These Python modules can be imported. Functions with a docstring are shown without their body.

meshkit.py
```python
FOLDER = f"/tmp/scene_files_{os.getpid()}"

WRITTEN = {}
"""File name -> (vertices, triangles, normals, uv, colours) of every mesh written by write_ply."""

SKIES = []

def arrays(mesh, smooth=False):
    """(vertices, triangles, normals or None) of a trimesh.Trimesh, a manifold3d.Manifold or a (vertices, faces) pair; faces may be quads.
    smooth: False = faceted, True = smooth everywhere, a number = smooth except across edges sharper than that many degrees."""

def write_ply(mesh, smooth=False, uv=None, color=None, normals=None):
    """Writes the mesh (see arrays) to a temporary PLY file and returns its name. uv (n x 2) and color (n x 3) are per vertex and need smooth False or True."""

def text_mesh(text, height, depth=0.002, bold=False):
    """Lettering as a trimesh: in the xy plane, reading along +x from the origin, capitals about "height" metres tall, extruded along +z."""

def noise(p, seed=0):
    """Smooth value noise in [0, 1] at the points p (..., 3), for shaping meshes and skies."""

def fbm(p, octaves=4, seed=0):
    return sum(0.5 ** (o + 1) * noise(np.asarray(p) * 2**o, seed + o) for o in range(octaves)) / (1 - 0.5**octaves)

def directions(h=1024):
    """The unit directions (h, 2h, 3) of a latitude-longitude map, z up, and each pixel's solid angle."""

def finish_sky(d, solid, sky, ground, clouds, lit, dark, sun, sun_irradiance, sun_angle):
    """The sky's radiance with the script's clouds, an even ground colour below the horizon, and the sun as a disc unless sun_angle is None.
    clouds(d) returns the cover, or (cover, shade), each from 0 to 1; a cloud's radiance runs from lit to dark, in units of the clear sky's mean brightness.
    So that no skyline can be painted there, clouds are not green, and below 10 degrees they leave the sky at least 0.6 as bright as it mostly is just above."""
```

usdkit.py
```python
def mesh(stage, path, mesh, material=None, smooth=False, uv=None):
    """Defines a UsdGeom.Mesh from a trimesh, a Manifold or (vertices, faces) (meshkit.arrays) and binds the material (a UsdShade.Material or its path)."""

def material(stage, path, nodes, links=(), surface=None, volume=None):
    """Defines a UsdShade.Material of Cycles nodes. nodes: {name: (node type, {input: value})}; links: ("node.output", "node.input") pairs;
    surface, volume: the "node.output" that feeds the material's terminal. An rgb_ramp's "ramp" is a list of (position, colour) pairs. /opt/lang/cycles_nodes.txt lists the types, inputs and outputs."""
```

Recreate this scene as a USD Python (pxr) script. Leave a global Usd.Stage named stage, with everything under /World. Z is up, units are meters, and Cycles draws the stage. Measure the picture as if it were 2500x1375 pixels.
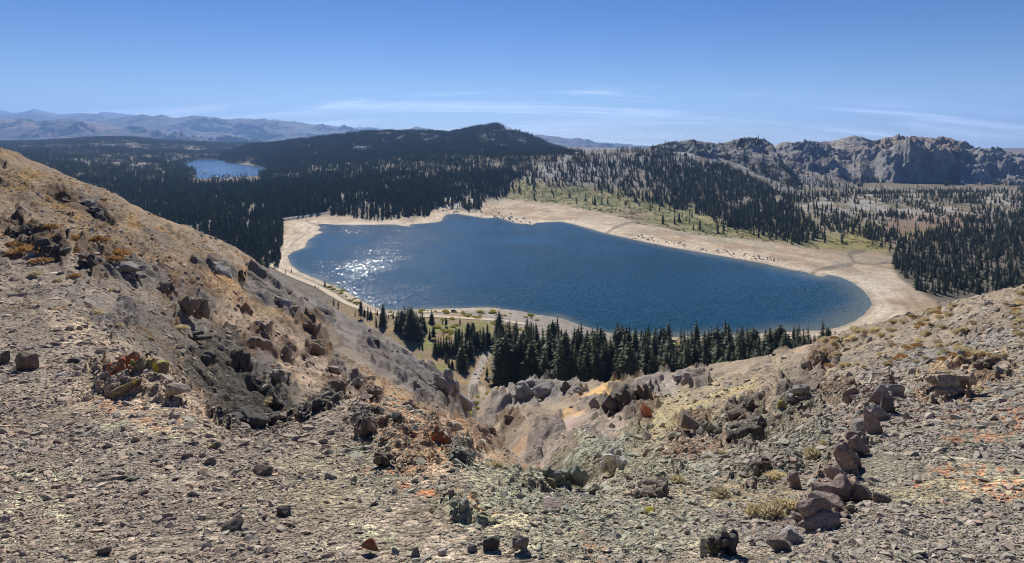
import math, random, numpy as np, trimesh, usdkit, meshkit
from pxr import Usd, UsdGeom, UsdLux, UsdShade, Gf, Sdf, Vt
from scipy.interpolate import RBFInterpolator, PchipInterpolator, RegularGridInterpolator
from scipy.ndimage import gaussian_filter, distance_transform_edt

stage = Usd.Stage.CreateInMemory()
UsdGeom.SetStageUpAxis(stage, 'Z'); UsdGeom.SetStageMetersPerUnit(stage, 1.0)
W = UsdGeom.Xform.Define(stage, '/World')
stage.SetDefaultPrim(W.GetPrim())
UsdGeom.Scope.Define(stage, '/World/Looks')

# ------------------------------------------------------------------ camera, sky, sun, exposure
F, U0, VH = 1490.0, 1250.0, 330.0          # focal length and horizon row, in pixels of the 2500 x 1375 photograph
cam = UsdGeom.Camera.Define(stage, '/World/camera')
cam.CreateHorizontalApertureAttr(36.0); cam.CreateVerticalApertureAttr(36.0 * 563 / 1024)
cam.CreateFocalLengthAttr(36.0 * F / 2500); cam.CreateVerticalApertureOffsetAttr(-36.0 * (687.5 - VH) / 2500)
cam.CreateClippingRangeAttr(Gf.Vec2f(0.1, 80000)); cam.AddRotateXOp().Set(90.0)
EXPOSURE = 0.6
cam.CreateExposureAttr(EXPOSURE)
SUN_AZ, SUN_EL = math.radians(-11.5), math.radians(35.0)      # azimuth from +y towards +x
SKY_STRENGTH, SUN_INTENSITY = 0.05, 1.2
sun = UsdLux.DistantLight.Define(stage, '/World/sun')
sun.CreateIntensityAttr(SUN_INTENSITY); sun.CreateAngleAttr(0.5); sun.CreateNormalizeAttr(True)
sun.CreateColorAttr(Gf.Vec3f(1.0, 0.95, 0.87))
sun.AddRotateZOp().Set(-math.degrees(SUN_AZ)); sun.AddRotateXOp().Set(-(90 - math.degrees(SUN_EL)))
dome = UsdLux.DomeLight.Define(stage, '/World/sky')
dome.CreateIntensityAttr(1.0)

def M(name, nodes, links=(), surface='p.BSDF', volume=None):
    return usdkit.material(stage, '/World/Looks/' + name, nodes, links, surface=surface, volume=volume)

# cirrus: long thin streaks low over the horizon, in direction space
sky_mat = M('sky', {
    's': ('sky_texture', {'sky_type': 'single_scattering', 'sun_disc': False, 'sun_elevation': SUN_EL, 'sun_rotation': SUN_AZ, 'altitude': 2600.0, 'air_density': 1.0, 'aerosol_density': 0.15, 'ozone_density': 1.6}),
    'hs': ('hsv', {'hue': 0.517, 'saturation': 1.4, 'value': 1.0}),
    'tc': ('geometry', {}), 'neg': ('vector_math', {'math_type': 'scale', 'scale': -1.0}), 'sep': ('separate_xyz', {}),
    'az': ('math', {'math_type': 'arctan2'}),
    'az2': ('math', {'math_type': 'multiply', 'value2': 1.0}), 'arch': ('math', {'math_type': 'multiply'}),
    'arch2': ('math', {'math_type': 'multiply', 'value2': 0.10}), 'el': ('math', {'math_type': 'add'}),
    'cmb': ('combine_xyz', {'z': 0.0}),
    'mp': ('mapping', {'location': (3.3, 0.4, 0.0), 'scale': (2.2, 42.0, 1.0)}),
    'n': ('noise_texture', {'scale': 1.0, 'detail': 10.0, 'roughness': 0.62, 'distortion': 0.9}),
    'r': ('rgb_ramp', {'ramp': [(0.0, (0, 0, 0)), (0.47, (0, 0, 0)), (0.55, (0.24, 0.24, 0.24)), (0.66, (0.8, 0.8, 0.8))]}),
    'band': ('rgb_ramp', {'ramp': [(0.0, (0.9, 0.9, 0.9)), (0.03, (1, 1, 1)), (0.06, (0.85, 0.85, 0.85)), (0.085, (0.0, 0.0, 0.0)), (1.0, (0, 0, 0))]}),
    'cov': ('math', {'math_type': 'multiply'}),
    'mx': ('mix_color', {'b': (22.0, 23.0, 24.0)}),
    'b': ('background_shader', {'strength': SKY_STRENGTH}),
}, [('s.color', 'hs.color'), ('tc.incoming', 'neg.vector1'), ('neg.vector', 'sep.vector'), ('sep.x', 'az.value1'), ('sep.y', 'az.value2'), ('az.value', 'arch.value1'), ('az.value', 'arch.value2'),
    ('arch.value', 'arch2.value1'), ('arch2.value', 'el.value1'), ('sep.z', 'el.value2'), ('az.value', 'cmb.x'), ('el.value', 'cmb.y'), ('cmb.vector', 'mp.vector'), ('mp.vector', 'n.vector'),
    ('n.fac', 'r.fac'), ('el.value', 'band.fac'), ('r.color', 'cov.value1'), ('band.color', 'cov.value2'), ('cov.value', 'mx.fac'), ('hs.color', 'mx.a'), ('mx.result', 'b.color')],
    surface='b.background')
UsdShade.MaterialBindingAPI.Apply(dome.GetPrim()).Bind(sky_mat)
HAZE_DENSITY = 4.2e-5

# ------------------------------------------------------------------ helpers
rng = np.random.default_rng(7)
names = {}
def path_for(name, parent='/World'):
    k = names.setdefault((parent, name), [0]); n = k[0]; k[0] += 1
    return f'{parent}/{name}' if n == 0 else f'{parent}/{name}_{n:03d}'
def tag(prim, label=None, cat=None, group=None, kind=None):
    prim = prim.GetPrim() if hasattr(prim, 'GetPrim') else prim
    for k, v in (('label', label), ('category', cat), ('group', group), ('kind', kind)):
        if v: prim.SetCustomDataByKey(k, v)
    return prim
def mesh(path, m, mat, smooth=False, col=None):
    p = usdkit.mesh(stage, path, m, mat, smooth=smooth)
    if col is not None:
        UsdGeom.PrimvarsAPI(p).CreatePrimvar('col', Sdf.ValueTypeNames.Color3fArray, 'vertex').Set(Vt.Vec3fArray.FromNumpy(np.asarray(col, np.float32)))
    return p
def obj(name, m, mat, parent='/World', **kw):
    return mesh(path_for(name, str(parent)), m, mat, **kw)
def pol(a, u):                                  # piecewise interpolation of [(u, ...)] rows
    a = np.asarray(a, float); return [np.interp(u, a[:, 0], a[:, k]) for k in range(1, a.shape[1])]
def smooth01(x, a, b):
    t = np.clip((x - a) / (b - a), 0, 1); return t * t * (3 - 2 * t)
def inside(poly, u, v):
    poly = np.asarray(poly, float); r = np.zeros(np.shape(u), bool)
    x1, y1 = poly.T; x2, y2 = np.roll(x1, -1), np.roll(y1, -1)
    for a, b, c, d in zip(x1, y1, x2, y2):
        if b == d: continue
        r ^= ((b > v) != (d > v)) & (u < (c - a) * (v - b) / (d - b) + a)
    return r
def seg_dist(line, u, v):
    line = np.asarray(line, float); best = np.full(np.shape(u), 1e9)
    for (a, b), (c, d) in zip(line[:-1], line[1:]):
        l2 = (c - a) ** 2 + (d - b) ** 2
        t = np.clip(((u - a) * (c - a) + (v - b) * (d - b)) / max(l2, 1e-9), 0, 1)
        best = np.minimum(best, np.hypot(u - a - t * (c - a), v - b - t * (d - b)))
    return best
_tab = {}
def n1_(x, y, seed):
    t = _tab.get(seed)
    if t is None: t = _tab[seed] = np.random.default_rng(1000 + seed).random((257, 257)).astype(np.float32)
    x, y = np.asarray(x, float), np.asarray(y, float); i, j = np.floor(x), np.floor(y); a, b = (x - i).astype(np.float32), (y - j).astype(np.float32)
    a = a * a * (3 - 2 * a); b = b * b * (3 - 2 * b)
    i, j = i.astype(np.int64), j.astype(np.int64); i2 = (i + 1 + (j >> 8) * 37) & 255; i = (i + (j >> 8) * 37) & 255; j2 = (j + 1) & 255; j = j & 255
    return (t[i, j] * (1 - a) + t[i2, j] * a) * (1 - b) + (t[i, j2] * (1 - a) + t[i2, j2] * a) * b
def n2(x, y, seed=0, oct=1, z=0.0):
    """Smooth noise from 0 to 1 over the plane."""
    x, y = np.asarray(x, float), np.asarray(y, float) + np.zeros(np.shape(x)); out = 0
    for o in range(oct):
        c, s_ = math.cos(o * .9 + .3), math.sin(o * .9 + .3); f = 2.0 ** o
        out = out + .5 ** (o + 1) * n1_((x * c - y * s_) * f + 17.3 * o, (x * s_ + y * c) * f + 5.1 * o, seed + o)
    return out / (1 - .5 ** oct)
def grid_faces(ny, nu):
    i = np.arange(ny * nu).reshape(ny, nu)
    a, b, c, d = i[:-1, :-1].ravel(), i[:-1, 1:].ravel(), i[1:, 1:].ravel(), i[1:, :-1].ravel()
    return np.vstack([np.stack([a, b, c], 1), np.stack([a, c, d], 1)])
C = lambda *a: np.array(a, float)
def lay(col, c, w):
    w = np.clip(w, 0, 1)[..., None]; return col * (1 - w) + np.asarray(c) * w

class Field:
    """A height field on a fan of rays from the viewpoint: columns u, rows Y, heights Z."""
    def __init__(s, us, ys, Z):
        s.us, s.ys, s.Z = us, ys, Z
        s.U, s.Y = np.meshgrid(us, ys); s.X = (s.U - U0) / F * s.Y
        s.refresh()
    def refresh(s):
        s.V = VH - F * s.Z / s.Y
        s.it = RegularGridInterpolator((np.log(s.ys), s.us), s.Z, bounds_error=False, fill_value=None)
    def z(s, x, y):
        y = np.asarray(y, float); u = U0 + F * np.asarray(x) / y
        return s.it(np.stack([np.log(y), u], -1))
    def hit(s, u, v):                            # the first point of the ground that the ray of (u, v) meets
        k = np.clip(np.interp(u, s.us, np.arange(len(s.us))), 0, len(s.us) - 1.001); k0 = int(k); f = k - k0
        col = s.V[:, k0] * (1 - f) + s.V[:, k0 + 1] * f
        below = np.nonzero(col <= v)[0]
        i = below[0] if len(below) else int(np.argmin(col))
        if i > 0 and len(below):
            a, b = col[i - 1], col[i]; t = (a - v) / max(a - b, 1e-6); y = s.ys[i - 1] + t * (s.ys[i] - s.ys[i - 1])
        else: y = s.ys[i]
        x = (u - U0) / F * y
        return np.array([x, y, float(s.z(x, y))])
    def mesh(s): return np.stack([s.X, s.Y, s.Z], -1).reshape(-1, 3), grid_faces(*s.Z.shape)

# ------------------------------------------------------------------ materials
def ground_mat(name, scale=0.9, bump=0.25, contrast=0.35, rough=0.95, fine=14.0, bump2=0.03, cells=None):
    nodes = {
        'a': ('attribute', {'attribute': 'col'}), 'g': ('geometry', {}),
        'n': ('noise_texture', {'scale': scale, 'detail': 10.0, 'roughness': 0.74}),
        'n2': ('noise_texture', {'scale': fine, 'detail': 5.0, 'roughness': 0.7}),
        'r': ('map_range', {'from_min': 0.3, 'from_max': 0.7, 'to_min': 1 - contrast, 'to_max': 1 + contrast}),
        'r2': ('map_range', {'from_min': 0.3, 'from_max': 0.7, 'to_min': 1 - contrast * .7, 'to_max': 1 + contrast * .7}),
        'mm': ('math', {'math_type': 'multiply'}), 'm': ('vector_math', {'math_type': 'scale'}),
        'b': ('bump', {'strength': 0.8, 'distance': bump}), 'b2': ('bump', {'strength': 0.7, 'distance': bump2}),
        'p': ('principled_bsdf', {'roughness': rough, 'specular_ior_level': 0.2}),
    }
    links = [('g.position', 'n.vector'), ('g.position', 'n2.vector'), ('n.fac', 'r.value'), ('n2.fac', 'r2.value'), ('r.result', 'mm.value1'), ('r2.result', 'mm.value2'), ('a.color', 'm.vector1'),
        ('m.vector', 'p.base_color'), ('n.fac', 'b.height'), ('n2.fac', 'b2.height'), ('b.normal', 'b2.normal')]
    last, fac = 'b2.normal', 'mm.value'
    for i, (sc, dist, ct) in enumerate(cells or ()):
        nodes |= {f'v{i}': ('voronoi_texture', {'scale': sc, 'detail': 1.0}), f's{i}': ('separate_xyz', {}), f'q{i}': ('map_range', {'to_min': 1 - ct, 'to_max': 1 + ct}), f'k{i}': ('math', {'math_type': 'multiply'}), f'w{i}': ('bump', {'strength': 0.9, 'distance': dist, 'invert': True})}
        links += [('g.position', f'v{i}.vector'), (f'v{i}.color', f's{i}.vector'), (f's{i}.x', f'q{i}.value'), (fac, f'k{i}.value1'), (f'q{i}.result', f'k{i}.value2'), (f'v{i}.distance', f'w{i}.height'), (last, f'w{i}.normal')]
        fac, last = f'k{i}.value', f'w{i}.normal'
    links += [(fac, 'm.scale'), (last, 'p.normal')]
    return M(name, nodes, links)
MAT_HILL = ground_mat('hillside', 1.1, 0.12, 0.42, cells=((26.0, 0.035, 0.45), (9.0, 0.07, 0.35)))
MAT_VALLEY = ground_mat('valley', 0.05, 3.0, 0.3, fine=0.4, bump2=0.5)
MAT_MOUNT = ground_mat('mountain', 0.025, 9.0, 0.4, fine=0.2, bump2=2.5)
def rock_mat(name, c1, c2, lichen=None, amount=0.5, scale=6.0, bump=0.07):
    nodes = {
        'tc': ('texture_coordinate', {}), 'oi': ('object_info', {}), 'g': ('geometry', {}),
        'n': ('noise_texture', {'scale': scale, 'detail': 8.0, 'roughness': 0.65}),
        'r': ('rgb_ramp', {'ramp': [(0.3, c1), (0.7, c2)]}),
        'n3': ('noise_texture', {'scale': scale * 8, 'detail': 5.0, 'roughness': 0.7}),
        'r3': ('map_range', {'from_min': 0.25, 'from_max': 0.75, 'to_min': 0.55, 'to_max': 1.45}),
        'v': ('vector_math', {'math_type': 'scale'}),
        'b': ('bump', {'strength': 0.9, 'distance': bump}),
        'p': ('principled_bsdf', {'roughness': 0.9, 'specular_ior_level': 0.25}),
    }
    links = [('g.position', 'n.vector'), ('g.position', 'n3.vector'), ('n.fac', 'r.fac'), ('n3.fac', 'r3.value'), ('r.color', 'v.vector1'), ('r3.result', 'v.scale'), ('n3.fac', 'b.height'), ('b.normal', 'p.normal')]
    if lichen is None: links.append(('v.vector', 'p.base_color'))
    else:
        nodes |= {'n2': ('noise_texture', {'scale': scale * 1.7, 'detail': 6.0, 'roughness': 0.75, 'distortion': 1.0}),
                  'r2': ('rgb_ramp', {'ramp': [(0.62 - amount * .25, (0, 0, 0)), (0.68 - amount * .2, (1, 1, 1))]}), 'mx': ('mix_color', {'b': lichen})}
        links += [('g.position', 'n2.vector'), ('n2.fac', 'r2.fac'), ('r2.color', 'mx.fac'), ('v.vector', 'mx.a'), ('mx.result', 'p.base_color')]
    return M(name, nodes, links)
ROCK = {
    'dark': rock_mat('rock_dark', (0.055, 0.05, 0.044), (0.14, 0.125, 0.11), None, scale=2.5),
    'brown': rock_mat('rock_brown', (0.13, 0.10, 0.075), (0.27, 0.215, 0.165), None, scale=2.0),
    'grey': rock_mat('rock_grey', (0.18, 0.165, 0.15), (0.33, 0.305, 0.275), None, scale=1.2),
    'tan': rock_mat('rock_tan', (0.26, 0.21, 0.165), (0.42, 0.35, 0.27), None, scale=1.8),
    'mauve': rock_mat('rock_mauve', (0.22, 0.17, 0.14), (0.37, 0.295, 0.25), None, scale=3.0),
    'rust': rock_mat('rock_rust', (0.13, 0.10, 0.08), (0.27, 0.22, 0.17), (0.42, 0.13, 0.05), 0.75, 2.5),
    'yellow': rock_mat('rock_yellow', (0.12, 0.10, 0.08), (0.30, 0.25, 0.19), (0.50, 0.44, 0.06), 0.55, 3.0),
    'granite': rock_mat('rock_granite', (0.30, 0.29, 0.26), (0.50, 0.48, 0.43), None, scale=0.4),
    'green': rock_mat('rock_green', (0.20, 0.21, 0.16), (0.34, 0.35, 0.27), None, scale=4.0),
}
MAT_BARK = M('bark', {'p': ('principled_bsdf', {'base_color': (0.075, 0.05, 0.035), 'roughness': 0.95})})
MAT_SNAG = M('dead_wood', {'p': ('principled_bsdf', {'base_color': (0.13, 0.115, 0.10), 'roughness': 0.95})})
def leaf_mat(name, c, var=0.35, trans=0.15, tcol=None, spec=0.25):
    return M(name, {
        'oi': ('object_info', {}), 'g': ('geometry', {}), 'n': ('noise_texture', {'scale': 0.35, 'detail': 4.0}),
        'r': ('map_range', {'from_min': 0, 'from_max': 1, 'to_min': 1 - var, 'to_max': 1 + var}),
        'rn': ('map_range', {'from_min': 0.3, 'from_max': 0.7, 'to_min': 0.75, 'to_max': 1.25}), 'mm': ('math', {'math_type': 'multiply'}),
        'v': ('vector_math', {'math_type': 'scale', 'vector1': c}),
        'd': ('principled_bsdf', {'roughness': 0.6, 'specular_ior_level': spec}), 't': ('translucent_bsdf', {'color': tcol or c}), 'm': ('mix_closure', {'fac': trans}),
    }, [('oi.random', 'r.value'), ('g.position', 'n.vector'), ('n.fac', 'rn.value'), ('r.result', 'mm.value1'), ('rn.result', 'mm.value2'), ('mm.value', 'v.scale'), ('v.vector', 'd.base_color'), ('d.BSDF', 'm.closure1'), ('t.BSDF', 'm.closure2')], surface='m.closure')
MAT_NEEDLE = leaf_mat('conifer_needles', (0.105, 0.118, 0.045), 0.45, 0.5)
MAT_FARNEEDLE = leaf_mat('far_conifer_needles', (0.10, 0.12, 0.052), 0.5, 0.6)
MAT_WILLOW = leaf_mat('willow_leaves', (0.46, 0.42, 0.09), 0.3, 0.35)
MAT_BRUSH = leaf_mat('rabbitbrush_leaves', (0.64, 0.56, 0.36), 0.25, 0.35)
MAT_DRY = leaf_mat('dry_brush', (0.42, 0.26, 0.11), 0.3, 0.3)

# ------------------------------------------------------------------ the hillside under and around the viewpoint
COLS = {
 -500: [(1375,3.8),(1200,5),(1050,7.2),(900,11),(750,18),(600,30),(450,45),(250,65)],
 0: [(1375,4.1),(1200,5.7),(1050,8.5),(950,11.5),(880,15),(800,22),(720,31),(640,42),(560,54),(450,70),(365,80)],
 200: [(1375,4.2),(1200,5.8),(1050,8.4),(950,11),(880,14.5),(800,22),(730,32),(660,43),(590,56),(520,72),(442,89)],
 400: [(1375,4.2),(1200,5.8),(1100,7.3),(1000,9.3),(940,11),(905,12.5),(922,18),(870,28),(810,36),(750,46),(690,57),(620,72),(560,88),(527,104)],
 600: [(1375,4.2),(1200,5.8),(1100,7.4),(1045,9),(1110,14),(1040,27),(950,36),(900,42),(840,52),(780,64),(720,80),(660,105),(622,131)],
 800: [(1375,4.2),(1200,5.9),(1100,7.5),(1000,10),(980,10.8),(1030,18),(1000,32),(975,42),(930,55),(880,70),(830,90),(790,115),(755,145),(743,157)],
 1000: [(1375,4.2),(1200,5.9),(1100,7.6),(1040,9.2),(990,11.5),(1040,20),(1010,40),(985,60),(940,85),(900,115),(868,150),(857,178)],
 1150: [(1375,4.2),(1250,5.3),(1180,6.4),(1120,8),(1095,9.2),(1150,16),(1105,30),(1075,50),(1045,85),(1015,130),(985,185),(955,245),(930,300)],
 1300: [(1375,4.2),(1280,5.1),(1220,6.2),(1190,7),(1230,12),(1180,22),(1130,40),(1085,65),(1040,100),(1000,145),(965,185),(945,205),(932,220)],
 1500: [(1375,4.2),(1280,5.2),(1210,6.6),(1185,7.4),(1200,11),(1160,16),(1110,22),(1070,34),(1030,52),(990,80),(960,110),(934,150)],
 1700: [(1375,4.2),(1280,5.3),(1200,7),(1150,9),(1120,13),(1080,20),(1040,30),(1000,45),(950,70),(898,108)],
 1900: [(1375,4.1),(1280,5.2),(1200,6.7),(1130,9),(1080,13),(1030,20),(980,30),(930,46),(890,66),(858,88)],
 2100: [(1375,4.0),(1250,5.3),(1150,7),(1050,9.2),(980,11.5),(960,17),(920,25),(870,40),(830,56),(796,68)],
 2300: [(1375,4),(1250,5.1),(1150,6.5),(1050,8.4),(985,10.5),(940,13),(900,18),(860,25),(810,34),(770,43),(744,50)],
 2500: [(1375,3.9),(1250,5),(1150,6.3),(1050,8),(970,10),(900,13.5),(840,18),(780,25),(730,32),(690,38)],
 3000: [(1375,3.6),(1200,5),(1050,7),(900,10),(780,15),(680,21),(560,28)],
}
RIDGE = [(-500,250,65),(0,365,80),(40,372,82),(100,392,84),(180,424,88),(250,460,92),(320,498,97),(370,520,102),(450,541,111),(540,569,122),(580,600,128),(620,635,134),(690,668,145),(750,716,152),(830,764,160),(880,792,166),(900,798,168),(960,832,175),(1000,856,179),(1060,892,185),(1100,920,191),(1130,945,195),(1141,985,190),(1150,936,302),(1185,936,302),(1194,945,255),(1215,938,250),(1250,932,240),(1330,926,214),(1400,932,186),(1450,931,168),(1500,934,150),(1560,919,133),(1650,905,115),(1750,890,102),(1850,871,92),(1900,857,88),(1950,843,82),(2000,829,76),(2100,796,68),(2200,773,58),(2290,746,50),(2400,716,44),(2500,690,38),(2700,632,33),(3000,560,28)]
def trend(y): return 1.8 / y + 0.27
pts, val = [], []
for u, rows in COLS.items():
    for v, y in rows: pts.append((u / 330, 1.7 * math.log(y))); val.append((v - VH) / F - trend(y))
    for y, z in ((1.2, -2.1), (2.0, -2.35), (3.0, -2.62)): pts.append((u / 330, 1.7 * math.log(y))); val.append(-z / y - trend(y))
rbf = RBFInterpolator(np.array(pts), np.array(val), kernel='thin_plate_spline', smoothing=2e-4)
us = np.concatenate([np.linspace(-500, -20, 50), np.linspace(-12, 2512, 860), np.linspace(2520, 3000, 50)])
ys = np.exp(np.concatenate([np.linspace(math.log(1.2), math.log(3.5), 30)[:-1], np.linspace(math.log(3.5), math.log(13), 300)[:-1], np.linspace(math.log(13), math.log(230), 520)[:-1], np.linspace(math.log(230), math.log(440), 40)]))
cu, cy = np.linspace(-500, 3000, 200), np.exp(np.linspace(math.log(1.19), math.log(441), 220))
CU, CY = np.meshgrid(cu, cy)
cs = rbf(np.stack([CU.ravel() / 330, 1.7 * np.log(CY.ravel())], 1)).reshape(CU.shape) + trend(CY)
U, Y = np.meshgrid(us, ys)
S = RegularGridInterpolator((np.log(cy), cu), cs, method='cubic')(np.stack([np.log(np.clip(Y, 1.2, 440)), U], -1))
rv, ry = pol(RIDGE, us); sr = (rv - VH) / F
sr_j = sr + (n2(us / 22, us * 0, 5, 3) - .5) * 0.006 + (n2(us / 6, us * 0, 8, 2) - .5) * 0.003
soft = 0.02 * np.clip(1 - Y / ry, 0, 1)
S = np.maximum(S, sr_j + soft)
Z = -S * Y
zr = -sr_j * ry
Z = np.where(Y > ry, np.minimum(Z, zr - 0.72 * (Y - ry)), Z)
hill = Field(us, ys, Z)
base_V = hill.V.copy()

# rockiness (dark, broken ground) from listed places: (u, v, half width, half height, tilt in degrees, height of relief in px, colour)
DARK, GREY, BROWN, OLIVE = C(.075, .07, .062), C(.20, .19, .185), C(.15, .115, .09), C(.24, .235, .19)
CRAGS = [(2150,965,34,36,0,30,C(.22,.185,.16)),(2120,1010,36,40,0,32,C(.25,.20,.17)),(2090,1060,38,42,0,32,C(.26,.20,.17)),(2060,1110,38,44,0,34,C(.26,.205,.175)),(2045,1165,44,44,0,36,C(.27,.21,.18)),(2020,1220,44,44,0,32,C(.27,.21,.18)),(1985,1265,44,34,0,24,C(.27,.22,.185)),(1115,955,40,56,30,34,GREY*.75),(1070,905,50,30,40,22,GREY*.8),(1210,985,50,26,-30,22,GREY*.8),(1180,1060,50,30,35,22,BROWN*1.2),(1330,1060,60,24,-30,18,GREY),(600,985,110,70,8,40,DARK*.8),(545,960,60,40,35,30,DARK),(650,1000,60,46,-10,34,DARK*.9),(500,930,50,30,30,24,DARK*1.2),(520,900,90,45,25,14,DARK*1.5),(560,840,70,35,30,12,DARK*1.7),(460,735,55,55,20,22,BROWN),(400,690,60,26,28,14,BROWN),(255,640,90,36,25,16,BROWN*.9),(330,670,70,25,20,12,GREY*.8),(110,605,70,30,22,14,BROWN*.8),(45,560,60,25,18,14,BROWN*.8),
 (150,485,55,16,25,8,BROWN),(235,520,50,20,30,8,BROWN),(215,495,40,14,20,6,GREY*.7),(480,770,60,28,25,12,GREY),(340,770,50,22,20,8,GREY),(270,800,40,18,20,8,GREY*.8),(515,655,50,14,14,9,GREY*.8),(560,665,36,12,20,8,GREY),(640,690,50,18,35,8,GREY),(700,740,55,22,38,10,GREY),(790,760,45,16,40,8,GREY*.9),(755,795,26,24,20,12,BROWN),(640,720,60,16,32,7,GREY*1.1),
 (640,850,50,40,25,14,BROWN*1.2),(660,915,50,26,20,12,GREY),(700,860,36,24,35,9,BROWN*1.2),(775,850,24,30,60,12,BROWN),(815,905,26,20,30,8,BROWN*1.2),(860,930,50,20,35,9,GREY),(940,880,80,26,38,8,GREY),(1000,900,70,24,38,8,GREY*1.05),(1080,930,60,45,40,16,GREY*.7),(1040,960,40,30,40,9,GREY),(780,985,70,18,-25,16,DARK),(820,945,34,26,10,12,BROWN),(905,960,28,24,10,11,BROWN),
 (885,1040,34,40,10,18,DARK*1.2),(960,1035,60,24,30,10,BROWN),(1070,1060,40,24,30,12,BROWN),(1130,1110,36,24,20,14,DARK*1.4),(1200,1045,24,18,20,10,BROWN),(1250,1020,30,14,10,8,BROWN),
 (1300,955,70,26,-14,14,GREY*.8),(1385,950,40,20,0,12,GREY*.8),(1240,975,40,16,-20,8,GREY),(1450,985,26,20,-30,8,GREY),(1535,968,70,44,-30,22,GREY*.55),(1600,935,45,20,-20,10,GREY*1.2),(1690,930,40,22,-20,12,GREY*.9),(1575,1005,30,22,-30,10,BROWN),(1545,1070,36,24,-30,10,OLIVE*.8),(1430,1075,60,16,-18,8,GREY),(1690,1045,56,26,-35,16,BROWN*.9),(1800,1010,60,18,-30,10,OLIVE*.7),
 (1830,985,50,18,-35,12,GREY*.7),(1950,950,70,34,-25,16,GREY*.7),(2010,870,52,30,-35,12,BROWN*1.1),(1840,1055,70,44,-10,18,DARK*1.5),(1930,1010,60,30,-20,12,OLIVE*.8),(2050,960,50,30,0,14,BROWN),(1960,1090,90,44,-10,14,OLIVE*.75),(1880,1150,90,36,-10,12,OLIVE*.8),(2340,925,90,44,-15,18,C(.33,.26,.19)),(2420,905,50,26,-20,14,BROWN),
 (1370,1150,120,44,-15,20,OLIVE*.75),(1480,1120,70,30,0,14,C(.32,.34,.30)),(1600,1150,80,30,-10,10,OLIVE),(1690,1100,70,26,-15,8,C(.26,.21,.18)),(1150,1250,80,30,12,8,C(.28,.28,.21)),(1000,1090,70,50,45,12,C(.30,.22,.16)),(330,930,100,44,5,18,C(.36,.28,.21)),(420,960,60,26,30,10,C(.42,.34,.27))]
rocky = np.zeros_like(S); rockcol = np.zeros(S.shape + (3,)); lift = np.zeros_like(S)
warpu = (n2(hill.U / 30, base_V / 30, 21, 3) - .5) * 46; warpv = (n2(hill.U / 30, base_V / 30, 22, 3) - .5) * 30
def blob(u, v, a, b, deg, uu, vv):
    t = math.radians(deg); du, dv = uu - u, vv - v
    return np.hypot((du * math.cos(t) + dv * math.sin(t)) / a, (-du * math.sin(t) + dv * math.cos(t)) / b)
front = base_V <= np.minimum.accumulate(base_V, 0) + 6          # ground that the viewpoint can see
for u, v, a, b, deg, h, c in CRAGS:
    r = blob(u, v, a * 1.15, b * 1.2, deg, hill.U + warpu, base_V + warpv)
    w = smooth01(1 - r + (n2(hill.U / 14, base_V / 12, 23, 3) - .5) * .9, -.05, .3) * front
    rocky = np.maximum(rocky, w); lift = np.maximum(lift, w * h * .30); rockcol = lay(rockcol, c, w > .02)
patch = smooth01(n2(hill.U / 44, base_V / 24, 24, 4), .50, .62) * smooth01(hill.Y, 18, 28) * front
rocky = np.maximum(rocky, patch * .45); rockcol = lay(rockcol, C(.19, .17, .155), patch * (rockcol.sum(-1) < .01))
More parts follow.
